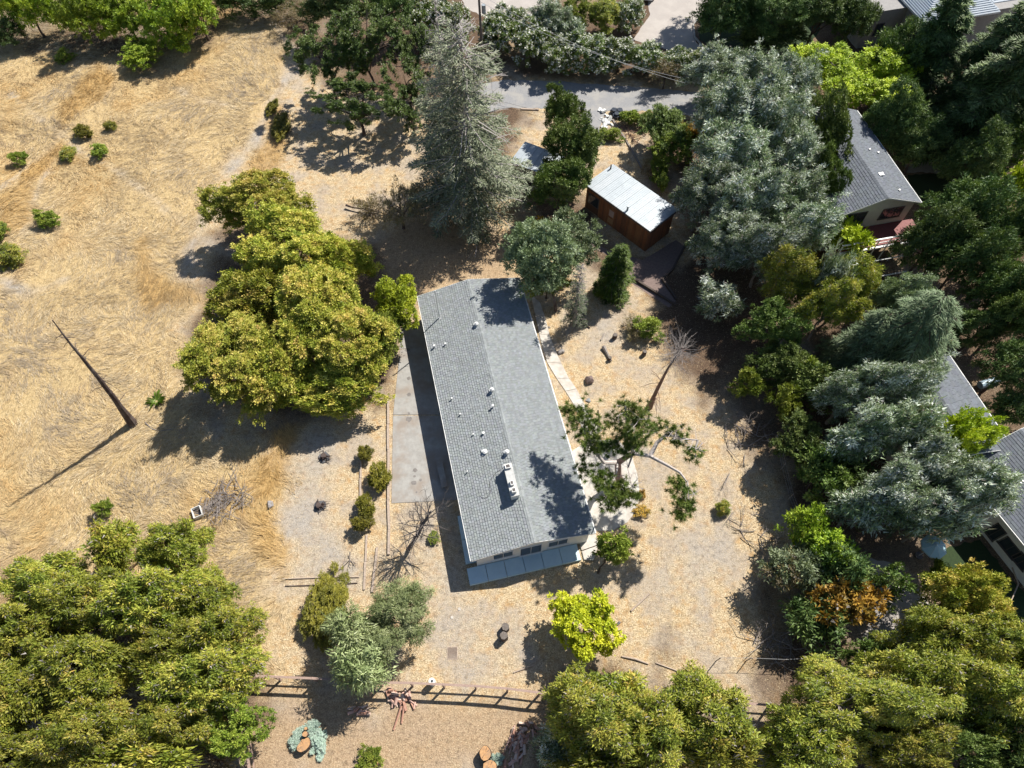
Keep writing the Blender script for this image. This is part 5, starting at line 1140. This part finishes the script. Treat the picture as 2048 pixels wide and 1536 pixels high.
def pads(root, lst, pal, L=.26, wd=.03, dens=430, seed=3, droop=.15):
    rng = np.random.default_rng(seed)
    for (p, r, rzz) in lst:
        r *= 1.2
        nt = int(34 * r * r * 1.6) + 6; T = rng.normal(size=(nt, 3)) * np.array([r * .5, r * .5, rzz * .5]); per = 46; n = nt * per
        C = np.repeat(T, per, 0); ax = unit(np.repeat(unit(T + [0, 0, .3]), per, 0) * .5 + unit(rng.normal(size=(n, 3))) - [0, 0, droop])
        P_ = C + ax * rng.uniform(0, .12, (n, 1)); nr = unit(np.cross(ax, rng.normal(size=(n, 3)))); V, F = leaf_quads(P_, ax, nr, L * rng.uniform(.7, 1.3, n), wd * rng.uniform(.8, 1.3, n))
        col = pal_mix(pal, .5 * np.repeat(rng.random(nt), per) + .5 * rng.random(n)) * rng.uniform(.8, 1.2, (n, 1)); link('needle_pad', np_mesh('needle_pad', V, F, LEAF, col), root, tuple(p))
PN = [(.04, .07, .012), (.08, .13, .02), (.15, .20, .035), (.25, .26, .06)]
pads(gp, [(rel(1160, 838, 6.2), 1.1, .6), (rel(1178, 870, 5.6), .9, .6), (rel(1195, 892, 5.2), .7, .4), (rel(1168, 935, 4.5), .55, .5), (rel(1135, 825, 6.0), .4, .3), (rel(1262, 820, 7.0), .8, .5), (rel(1278, 855, 6.4), 1.0, .6), (rel(1255, 885, 5.6), 1.0, .5), (rel(1225, 843, 6.6), .4, .3), (rel(1313, 855, 6.3), .4, .3), (rel(1222, 897, 5.2), .5, .3),
          (rel(1350, 862, 6.0), .6, .4), (rel(1352, 885, 5.6), .3, .3), (rel(1388, 906, 5.7), .5, .4), (rel(1352, 968, 5.2), .5, .4), (rel(1370, 990, 5.0), .7, .5), (rel(1362, 1025, 4.6), .7, .6), (rel(1382, 1008, 4.7), .35, .3), (rel(1218, 975, 3.7), .9, .6), (rel(1238, 985, 3.5), .8, .5), (rel(1222, 1005, 3.2), .6, .4), (rel(1262, 992, 3.7), .5, .3), (rel(1200, 955, 4.0), .6, .5)], PN, seed=4)

# ------------------------------------------------------------------ planting plan: kind, centre and half size in the photograph, height, what singles it out
G1 = 'olive green trees along the lower left'; G2 = 'silver leaved eucalyptus on the right'; G3 = 'leafy yellow green trees left of the house'; G4 = 'white flowering bushes of the top hedge'; G5 = 'dark trees of the right hand grove'; G6 = 'olive green trees along the lower right'
PLAN = [
 # lower left grove
 ('olive', 235, 1090, 36, 52, 6.0, 'small slender tree with a visible stem at the top of the lower left grove', G1),
 ('olive', 345, 1105, 62, 58, 7.0, 'rounded olive green tree at the upper right of the lower left grove', G1),
 ('olive', 110, 1180, 85, 62, 7.0, 'olive green tree at the upper left of the lower left grove', G1),
 ('olive', 195, 1205, 88, 70, 7.5, 'olive green tree in the upper middle of the lower left grove', G1),
 ('olive', 300, 1210, 92, 72, 7.5, 'broad olive green tree in the centre of the lower left grove', G1),
 ('olive', 410, 1195, 68, 60, 6.0, 'thin crowned tree at the right side of the lower left grove beside the pale grass', G1),
 ('olive', 448, 1275, 68, 62, 6.5, 'olive green tree above the fence corner', G1),
 ('olive', 335, 1305, 85, 55, 6.5, 'olive green tree below the centre of the lower left grove', G1),
 ('olive', 45, 1270, 66, 62, 7.5, 'olive green tree at the left edge, upper one of three', G1),
 ('olive', 170, 1350, 98, 85, 8.0, 'largest olive green tree near the bottom left corner', G1),
 ('olive', 410, 1365, 100, 75, 7.0, 'olive green tree just left of the fence corner post', G1),
 ('olive', 45, 1400, 80, 80, 8.0, 'olive green tree at the left edge, middle one of three', G1),
 ('olive', 195, 1470, 92, 70, 7.5, 'orange tipped olive green tree near the bottom left edge', G1),
 ('olive', 50, 1520, 85, 60, 8.0, 'olive green tree filling the bottom left corner', G1),
 ('olive', 350, 1450, 72, 66, 6.5, 'olive green tree left of the bright green one by the side fence', G1),
 ('green', 455, 1445, 70, 62, 5.0, 'bright green tree leaning over the side fence at the lower left', G1),
 ('olive', 285, 1528, 90, 42, 6.5, 'olive green tree cut off by the bottom edge at the lower left', G1),
 ('brown', 430, 1520, 60, 40, 3.0, 'greyish thin bush at the bottom edge beside the side fence', None),
 # left of the house
 ('maple', 520, 415, 98, 68, 6.5, 'thinner orange tinted tree at the top of the yellow green group', G3),
 ('maple', 585, 505, 112, 78, 7.0, 'yellow green tree second from the top of the group', G3),
 ('maple', 685, 535, 52, 60, 6.0, 'yellow green tree at the upper right of the group', G3),
 ('maple', 505, 600, 78, 62, 6.0, 'yellow green tree at the left middle of the group', G3),
 ('maple', 635, 620, 95, 85, 7.5, 'tall yellow green tree in the centre of the group', G3),
 ('maple', 465, 720, 82, 95, 6.5, 'broad green tree at the lower left of the group', G3),
 ('maple', 560, 745, 60, 72, 6.0, 'orange tinted tree at the bottom middle of the group', G3),
 ('maple', 700, 690, 88, 85, 7.0, 'green tree at the right of the group beside the concrete pad', G3),
 ('maple', 665, 785, 88, 48, 4.6, 'low green tree at the bottom right of the group', G3),
 ('lime', 800, 612, 44, 58, 5.6, 'bright yellow green tree touching the north west corner of the roof', G3),
 ('green', 762, 680, 40, 55, 5.0, 'green tree between the roof corner and the yellow green group', G3),
 # yard trees
 ('willow', 800, 1238, 72, 66, 5.0, 'soft grey green tree below the leafless tree', 'soft grey green trees by the fence'),
 ('willow', 712, 1262, 48, 58, 5.0, 'soft grey green tree behind the oval juniper', 'soft grey green trees by the fence'),
 ('willow', 725, 1330, 58, 52, 4.2, 'lower grey green tree leaning over the board fence', 'soft grey green trees by the fence'),
 ('hedge', 655, 1222, 44, 80, 1.9, 'dense oval olive coloured juniper in the lower left yard', None, dict(low=1)),
 ('yellow', 1170, 1255, 62, 72, 4.2, 'bright yellow leaved tree below the terrace', None),
 ('green', 1226, 1094, 42, 34, 3.2, 'small green tree at the south east corner of the terrace', None, dict(base=(1196, 1146))),
 ('greyoak', 1078, 522, 76, 78, 9.0, 'grey green oak overhanging the north east corner of the roof', None, dict(base=(1112, 622))),
 ('greyoak', 1145, 488, 58, 56, 6.4, 'grey green oak crown right of the one above the roof corner', None),
 ('green', 1095, 560, 40, 40, 4.5, 'dark green lower crown behind the thin grey fir', None),
 ('autumn', 1082, 457, 36, 20, 2.4, 'low orange yellow shrub above the grey green oak', None, dict(low=1)),
 ('brown', 800, 418, 46, 58, 4.5, 'withered olive brown bush left of the tallest conifer', None),
 ('brown', 735, 415, 34, 28, 2.4, 'grey withered bush beside the fallen forked trunk', None, dict(low=1)),
 ('green', 962, 425, 18, 18, 1.6, 'small bright green sapling at the foot of the tallest conifer', None, dict(low=1)),
 ('darkoak', 1122, 235, 38, 42, 7.0, 'upper part of the dark live oak row beside the driveway', None),
 ('darkoak', 1136, 300, 55, 60, 8.0, 'dark live oak shading the small shed', None),
 ('darkoak', 1118, 378, 62, 46, 6.5, 'dark live oak in front of the wooden cabin', None),
 ('darkoak', 1165, 310, 30, 48, 5.5, 'narrow dark oak crown at the edge of the driveway', None),
 # upper left oaks
 ('oak', 655, 120, 74, 72, 8.5, 'open crowned dark oak on the dry slope, left half', None),
 ('oak', 730, 95, 78, 85, 9.0, 'open crowned dark oak on the dry slope, right half', None),
 ('oak', 715, 210, 92, 58, 6.5, 'lower dark branches of the oak casting a shadow on the dry slope', None),
 ('oak', 835, 120, 58, 82, 7.5, 'dark oak right of the open crowned one', None),
 ('oak', 820, 215, 42, 55, 5.5, 'small dark oak left of the slim conifer', None),
 ('dark', 670, 18, 70, 36, 7.0, 'dark green tree at the top edge above the oaks', None),
 ('dark', 780, 15, 48, 34, 7.0, 'dark green tree at the top edge left of the hedge', None),
 # top left
 ('fresh', 175, 30, 62, 55, 7.0, 'bright green drooping tree near the top left corner', 'bright green trees in the top left', dict(low=1)),
 ('fresh', 60, 25, 62, 34, 6.5, 'bright green tree at the top left corner', 'bright green trees in the top left', dict(low=1)),
 ('fresh', 255, 40, 48, 46, 5.5, 'bright green tree right of the drooping one at the top left', 'bright green trees in the top left', dict(low=1)),
 ('fresh', 330, 45, 52, 58, 6.0, 'green tree with a dark middle at the top left', 'bright green trees in the top left', dict(low=1)),
 ('fresh', 398, 30, 42, 58, 7.0, 'bright green tree closing the top left group on the right', 'bright green trees in the top left', dict(low=1)),
 ('fresh', 285, 108, 42, 34, 2.6, 'round bright green shrub at the lower edge of the top left trees', None, dict(low=1)),
 ('dark', 12, 65, 34, 30, 3.0, 'dark shrub at the left edge under the top left trees', None),
 ('dark', 500, 5, 70, 32, 4.5, 'dark bushes at the top edge between the green trees and the oaks', None, dict(low=1)),
 ('brown', 590, 30, 60, 34, 2.6, 'dry brown shrub at the top edge above the dry slope', None, dict(low=1)),
 # hedge
 ('oleander', 862, 38, 50, 42, 4.5, 'white flowering bush at the left end of the hedge', G4),
 ('oleander', 905, 50, 36, 45, 4.0, 'white flowering bush behind the slim conifer', G4),
 ('oleander', 1005, 62, 46, 52, 4.6, 'large white flowering bush right of the utility pole', G4),
 ('oleander', 1062, 92, 42, 48, 4.2, 'white flowering bush second from the utility pole', G4),
 ('silver', 1100, 50, 38, 42, 5.0, 'blue grey bush behind the flowering hedge', None),
 ('oleander', 1118, 118, 42, 38, 3.8, 'green part of the hedge with few flowers, middle', G4),
 ('silver', 1145, 75, 26, 26, 4.0, 'small silver bush inside the flowering hedge', None),
 ('oleander', 1175, 112, 46, 40, 4.0, 'hedge bush below the yellow green one', G4),
 ('green', 1150, 25, 34, 30, 4.2, 'dark green bush at the top edge left of the yellow green one', None),
 ('olive', 1210, 28, 34, 34, 4.0, 'yellow green bush at the top edge beside the silver car', None),
 ('oleander', 1255, 35, 34, 30, 3.6, 'white flowering bush touching the silver car', G4),
 ('oleander', 1238, 118, 44, 36, 3.6, 'white flowering bush in the middle of the long hedge', G4),
 ('oleander', 1295, 122, 40, 32, 3.4, 'white flowering bush under the overhead wires', G4),
 ('oleander', 1350, 135, 40, 30, 3.2, 'white flowering bush right of the wire crossing', G4),
 ('oleander', 1405, 132, 40, 26, 3.2, 'very white flowering bush at the right end of the hedge', G4),
 ('brown', 1332, 150, 30, 26, 3.0, 'withered reddish bush in the flowering hedge', None),
 # top right
 ('dark', 1455, 20, 62, 50, 8.0, 'black green tree left above the shaded lawn', G5),
 ('dark', 1550, 25, 70, 52, 8.5, 'black green tree above the middle of the shaded lawn', G5),
 ('dark', 1640, 25, 66, 52, 8.5, 'black green tree above the lime tree', G5),
 ('dark', 1705, 40, 42, 42, 7.0, 'dark tree left of the grey house in the top right', G5),
 ('dark', 1560, -95, 80, 60, 13, 'tall dark tree beyond the top edge above the shaded lawn', G5),
 ('dark', 1490, -80, 80, 60, 12, 'tall dark tree beyond the top edge beside the parking court', G5),
 ('dark', 1545, 72, 72, 30, 4.5, 'shaded low dark tree standing on the dark lawn', G5),
 ('lime', 1700, 172, 98, 86, 7.5, 'big lime green tree at the upper right', None),
 ('darkoak', 1652, 285, 32, 95, 9.0, 'narrow dark green tree below the lime tree', None),
 ('darkoak', 1648, 372, 24, 70, 7.5, 'narrow green tree against the grey roof with the red deck', None),
 ('dark', 1795, 120, 46, 52, 10, 'dark round tree left of the blue roofs', G5),
 ('dark', 1780, 245, 52, 55, 9, 'dark tree just right of the lime tree', G5),
 ('dark', 1845, 290, 66, 40, 7, 'shaded dark tree above the stone path', G5),
 ('dark', 1945, 330, 62, 50, 9, 'dark tree left of the pale road', G5),
 ('darkoak', 2030, 275, 48, 62, 9, 'dark tree at the right edge above the small lime crown', G5),
 ('lime', 2022, 380, 34, 38, 6.0, 'small lime green crown at the right edge', None),
 ('dark', 1925, 425, 82, 62, 9.5, 'dark tree right of the red deck, upper one', G5),
 ('dark', 1862, 488, 66, 62, 9, 'dark tree covering the end of the red deck', G5),
 ('dark', 1930, 520, 82, 52, 9, 'dark tree right of the pergola', G5),
 ('dark', 2020, 470, 52, 62, 9, 'dark tree at the right edge, middle height', G5),
 ('dark', 2000, 580, 72, 52, 9, 'dark tree at the right edge above the mid green one', G5),
 ('darkoak', 2020, 640, 62, 62, 8, 'mid green tree at the right edge below the pink soil path', G5),
 ('dark', 1960, 660, 62, 46, 6, 'dark tree above the dark roofed house', G5),
 ('dark', 2020, 735, 60, 60, 7, 'dark tree behind the blue grey tank', G5),
 ('dark', 2020, 820, 45, 35, 4, 'dark bush between the two right hand roofs', G5),
 ('lime', 1692, 482, 42, 40, 4.4, 'bright green tree over the pergola below the red deck', None),
 ('brown', 1655, 440, 20, 18, 2.4, 'small rusty bush at the corner of the deck house', None, dict(low=1)),
 # upper silver belt
 ('darkoak', 1335, 262, 44, 48, 4.5, 'dark green bush below the lane', None),
 ('green', 1345, 290, 40, 42, 3.6, 'yellow green bush between the brush heap and the silver trees', None),
 ('autumn', 1388, 272, 26, 30, 3.4, 'orange tinted bush below the lane', None),
 ('green', 1258, 236, 24, 16, 1.4, 'low bright green plants at the edge of the lane', None, dict(low=1)),
 ('green', 1290, 240, 22, 16, 1.4, 'low green plants right of the bags by the lane', None, dict(low=1)),
 ('green', 1222, 270, 24, 14, 1.0, 'tuft of green grass between the driveway and the log edging', None, dict(low=1)),
 ('green', 1318, 345, 20, 36, 1.6, 'strip of bright green weeds behind the cabin', None, dict(low=1)),
 ('brown', 1305, 335, 20, 24, 1.6, 'withered rusty weeds behind the cabin', None, dict(low=1)),
 ('silver', 1430, 155, 62, 42, 6, 'pale green grey tree at the right end of the flowering hedge', G2),
 ('silver', 1500, 165, 62, 46, 7, 'silver tree at the top of the grey belt', G2),
 ('silver', 1575, 185, 48, 50, 8, 'silver tree left of the lime tree', G2),
 ('silver', 1455, 235, 66, 56, 9, 'silver tree with yellowish tips, upper left of the belt', G2),
 ('silver', 1535, 255, 78, 66, 10, 'big silver tree in the middle of the grey belt', G2),
 ('silver', 1470, 330, 82, 66, 9, 'silver tree left of the narrow dark tree', G2),
 ('silver', 1570, 335, 62, 58, 8.5, 'silver tree touching the narrow dark tree', G2),
 ('silver', 1405, 395, 58, 55, 7.5, 'silver tree right beside the cabin roof', G2),
 ('silver', 1495, 425, 72, 58, 8.5, 'silver tree right of the cabin courtyard', G2),
 ('silver', 1590, 410, 62, 46, 7.5, 'silver tree left of the grey roof with the red deck', G2),
 ('silver', 1610, 470, 62, 52, 7.5, 'pinkish silver tree below the grey roof corner', G2),
 ('silver', 1440, 490, 60, 52, 7, 'dark blue grey tree at the lower left of the grey belt', G2),
 ('silver', 1530, 510, 72, 50, 7.5, 'blue grey tree above the olive crowned ones', G2),
 ('olive', 1575, 570, 58, 52, 7.5, 'olive crowned tree left of the dead grey crown', None),
 ('olive', 1700, 570, 56, 52, 8, 'olive crowned tree right of the dead grey crown', None),
 ('olive', 1655, 620, 60, 50, 7.5, 'olive crowned tree below the dead grey crown', None),
 ('silver', 1650, 572, 36, 34, 8.6, 'dead pale grey crown between the olive crowned trees', None),
 ('darkoak', 1545, 660, 60, 52, 6.0, 'dark tree with crooked limbs left of the olive crowns', None),
 ('silver', 1440, 600, 40, 36, 4.5, 'small blue grey tree in the shade right of the courtyard', G2),
 ('greyoak', 1795, 605, 60, 46, 7, 'grey green tree above the wide cedar', None),
 ('silver', 1700, 790, 72, 55, 8, 'silver tree at the top left of the lower silver group', G2),
 ('silver', 1785, 790, 76, 58, 8.5, 'silver tree beside the dark roofed house', G2),
 ('silver', 1745, 870, 72, 55, 8, 'silver tree in the middle of the lower silver group', G2),
 ('silver', 1815, 860, 52, 55, 8, 'silver tree left of the lime crowned tree', G2),
 ('silver', 1690, 900, 50, 46, 6.5, 'dark stemmed silver tree at the left of the lower silver group', G2),
 ('silver', 1845, 950, 82, 60, 8.5, 'big silver tree below the lime crowned tree', G2),
 ('silver', 1935, 985, 80, 62, 8.5, 'silver tree hanging over the white walled house', G2),
 ('silver', 1780, 1000, 76, 62, 8, 'silver tree left of the patio umbrella', G2),
 ('silver', 1860, 1045, 62, 42, 7, 'silver tree just above the patio umbrella', G2),
 ('silver', 1715, 1020, 55, 50, 6, 'sparse silver tree near the boundary', G2),
 ('lime', 1915, 880, 74, 52, 7.5, 'lime crowned tree in front of the two right hand roofs', None),
 ('lime', 1870, 905, 40, 38, 6, 'small lime crown left of the big lime one', None),
 # boundary shrubs
 ('darkoak', 1555, 735, 52, 42, 4.5, 'dark shrubby tree at the upper right edge of the yard', None),
 ('green', 1500, 770, 32, 30, 3.6, 'dark green round bush at the edge of the shade', None),
 ('green', 1568, 805, 27, 34, 3.8, 'bright green bush on the boundary', None),
 ('green', 1605, 745, 30, 32, 3.8, 'bright green bush left of the cedar', None),
 ('darkoak', 1618, 775, 50, 42, 4.5, 'dark bush behind the bright green one', None),
 ('darkoak', 1598, 885, 44, 56, 4.5, 'dark green bush beside the wire fence, upper', None),
 ('darkoak', 1640, 950, 46, 50, 5, 'dark green bush beside the wire fence, lower', None),
 ('dark', 1690, 960, 40, 46, 4, 'dark shrub under the silver trees', None),
 ('fresh', 1612, 1055, 36, 44, 4.6, 'bright green shrub on the right boundary', None),
 ('fresh', 1650, 1100, 44, 46, 4.6, 'green shrub right below the bright one on the boundary', None),
 ('greyoak', 1588, 1135, 48, 50, 4.5, 'mid green bush on the right boundary beside the bare grey bush', None),
 ('brown', 1560, 1150, 42, 42, 3.6, 'thin grey bush at the left side of the boundary thicket', None),
 ('dark', 1680, 1140, 52, 46, 5, 'dark bush in the middle of the boundary thicket', None),
 ('autumn', 1700, 1200, 52, 55, 4.6, 'autumn orange tree beside the pale gravel', None),
 ('autumn', 1650, 1215, 46, 46, 4.2, 'darker orange tree left of the autumn orange one', None),
 ('dark', 1630, 1235, 58, 46, 4.0, 'dark olive bush left of the autumn trees', None),
 ('oak', 1775, 1165, 46, 38, 4.5, 'sparse dark leaved tree over the pale gravel', None),
 ('darkoak', 1740, 1310, 50, 34, 3.6, 'blue green bush between the gravel and the bottom right grove', None),
 ('green', 1878, 1160, 22, 34, 3.6, 'bright green conical bush beside the shaded back lawn', None),
 # bottom right
 ('maple', 1925, 1195, 72, 58, 6.5, 'yellow green tree in front of the white walled house', None),
 ('olive', 1870, 1270, 78, 58, 7, 'olive green tree below the yellow green one, left', G6),
 ('olive', 1965, 1290, 72, 62, 7.5, 'olive green tree below the white walled house, right', G6),
 ('olive', 1850, 1370, 95, 75, 8, 'olive green tree in the middle of the lower right grove', G6),
 ('olive', 1965, 1400, 88, 78, 8, 'dark olive tree at the right edge of the lower right grove', G6),
 ('olive', 1700, 1425, 150, 105, 8.5, 'largest domed olive green tree at the bottom right', G6),
 ('olive', 1620, 1480, 95, 80, 7.5, 'olive green tree at the left foot of the largest domed one', G6),
 ('olive', 1790, 1500, 90, 60, 7.5, 'olive green tree at the right foot of the largest domed one', G6),
 ('darkoak', 1920, 1505, 88, 60, 7, 'grey green tree at the bottom right edge', G6),
 ('dark', 2025, 1520, 60, 60, 7, 'blurred dark tree in the bottom right corner', G6),
 ('olive', 2040, 1340, 50, 60, 7, 'olive tree cut by the right edge near the bottom', G6),
 ('olive', 1405, 1430, 95, 88, 7.5, 'round olive green tree left of the short fence piece', G6),
 ('olive', 1310, 1470, 82, 80, 7.0, 'olive green tree at the bottom between two bigger ones', G6),
 ('olive', 1160, 1400, 68, 58, 6.0, 'olive green tree below the yellow tree', G6),
 ('olive', 1195, 1455, 100, 82, 7.5, 'broad olive green tree at the bottom centre right', G6),
 ('olive', 1240, 1395, 60, 48, 5.5, 'olive green tree with a blunt top right of the yellow tree', G6),
 ('olive', 1440, 1510, 75, 45, 6.5, 'olive green tree cut by the bottom edge left of the fence piece', G6),
 ('silver', 1120, 1500, 46, 40, 3.4, 'grey leaved bush right of the rubble heap', None),
 ('olive', 1220, 1530, 90, 40, 6.5, 'olive green tree cut by the bottom edge right of the grey bush', G6),
 # small shrubs
 ('green', 130, 114, 17, 14, 1.2, 'small green shrub on the dry slope near the top left trees', None),
 ('hedge', 165, 264, 18, 16, 1.2, 'round yellow green shrub in the upper field', None),
 ('olive', 137, 306, 14, 15, 1.0, 'small yellowish shrub below the round one in the upper field', None),
 ('green', 198, 304, 16, 18, 1.3, 'upright green shrub in the upper field', None),
 ('green', 38, 316, 18, 15, 1.2, 'green shrub near the left edge in the upper field', None),
 ('olive', 221, 252, 11, 10, .9, 'tiny olive shrub in the upper field', None),
 ('green', 92, 438, 25, 17, 1.3, 'wide green shrub in the left field', None),
 ('green', 3, 465, 14, 20, 1.3, 'green shrub cut by the left edge, upper', None),
 ('olive', 20, 510, 26, 22, 1.5, 'olive green shrub at the left edge, lower', None),
 ('green', 207, 1015, 19, 16, 1.2, 'small bright green shrub above the lower left grove', None),
 ('hedge', 730, 909, 14, 18, 1.2, 'smallest of the three round shrubs by the timber edging', None),
 ('hedge', 757, 955, 20, 29, 1.5, 'middle one of the three round shrubs by the timber edging', None),
 ('hedge', 730, 1012, 17, 24, 1.4, 'upper part of the long shrub below the middle one', None),
 ('hedge', 727, 1046, 22, 20, 1.3, 'lower part of the long shrub beside the narrow garden path', None),
 ('green', 1295, 658, 30, 24, 1.7, 'green shrub in the right yard below the courtyard', None),
 ('brown', 1270, 655, 24, 28, 1.4, 'brown withered half of the shrub in the right yard', None),
 ('green', 868, 1075, 12, 15, .5, 'green weed patch beside the terrace shadow', None),
 ('olive', 1445, 1016, 14, 14, 1.0, 'small olive shrub alone in the lower right yard', None),
 ('green', 737, 1518, 26, 26, 1.2, 'bright green shrub at the bottom edge beside the orange stump', None),
 ('agave', 600, 1480, 22, 26, .5, 'blue green rosettes on the left side of the orange log', 'blue green rosettes'),
 ('agave', 625, 1462, 22, 20, .5, 'blue green rosettes above the orange log', 'blue green rosettes'),
 ('agave', 638, 1490, 17, 24, .5, 'blue green rosettes right of the orange log', 'blue green rosettes'),
 ('agave', 993, 1520, 13, 16, .45, 'blue green rosettes between the orange stumps at the bottom', 'blue green rosettes'),
 ('autumn', 1285, 988, 7, 9, .5, 'yellow grass tuft at the right side of the round patio', None),
 ('autumn', 1286, 1024, 16, 13, .5, 'wide yellow grass tuft below the round patio', None),
 ('hedge', 560, 255, 16, 28, 1.0, 'dry olive tuft beside the trail, upper', None),
 ('hedge', 545, 215, 12, 16, .9, 'dry olive tuft at the bend of the trail', None),
]
for row in PLAN:
    ex = row[8] if len(row) > 8 else {}
    ex = dict(ex)
    if ex.get('low'): ex['low'] = True
    plant(*row[:7], grp=row[7], **ex)
# spiky sprout at the foot of the leaning dead trunk
c = at(314, 803); sp_ = MB(); rg = random.Random(3)
for k in range(26):
    a = rg.uniform(0, 6.28); L = rg.uniform(.5, 1.0); w_ = .05; dx, dy = math.cos(a), math.sin(a); v = rg.uniform(.8, 1.2)
    sp_.face([(-dy * w_, dx * w_, 0), (dy * w_, -dx * w_, 0), (dx * L * .6 + dy * w_, dy * L * .6 - dx * w_, L * .5), (dx * L, dy * L, L * .35), (dx * L * .6 - dy * w_, dy * L * .6 + dx * w_, L * .5)], (.14 * v, .24 * v, .03 * v))
tag(sp_.obj('yucca_plant', LEAF, loc=c), 'spiky green plant beside the foot of the leaning dead trunk', 'plant')
build_grass()
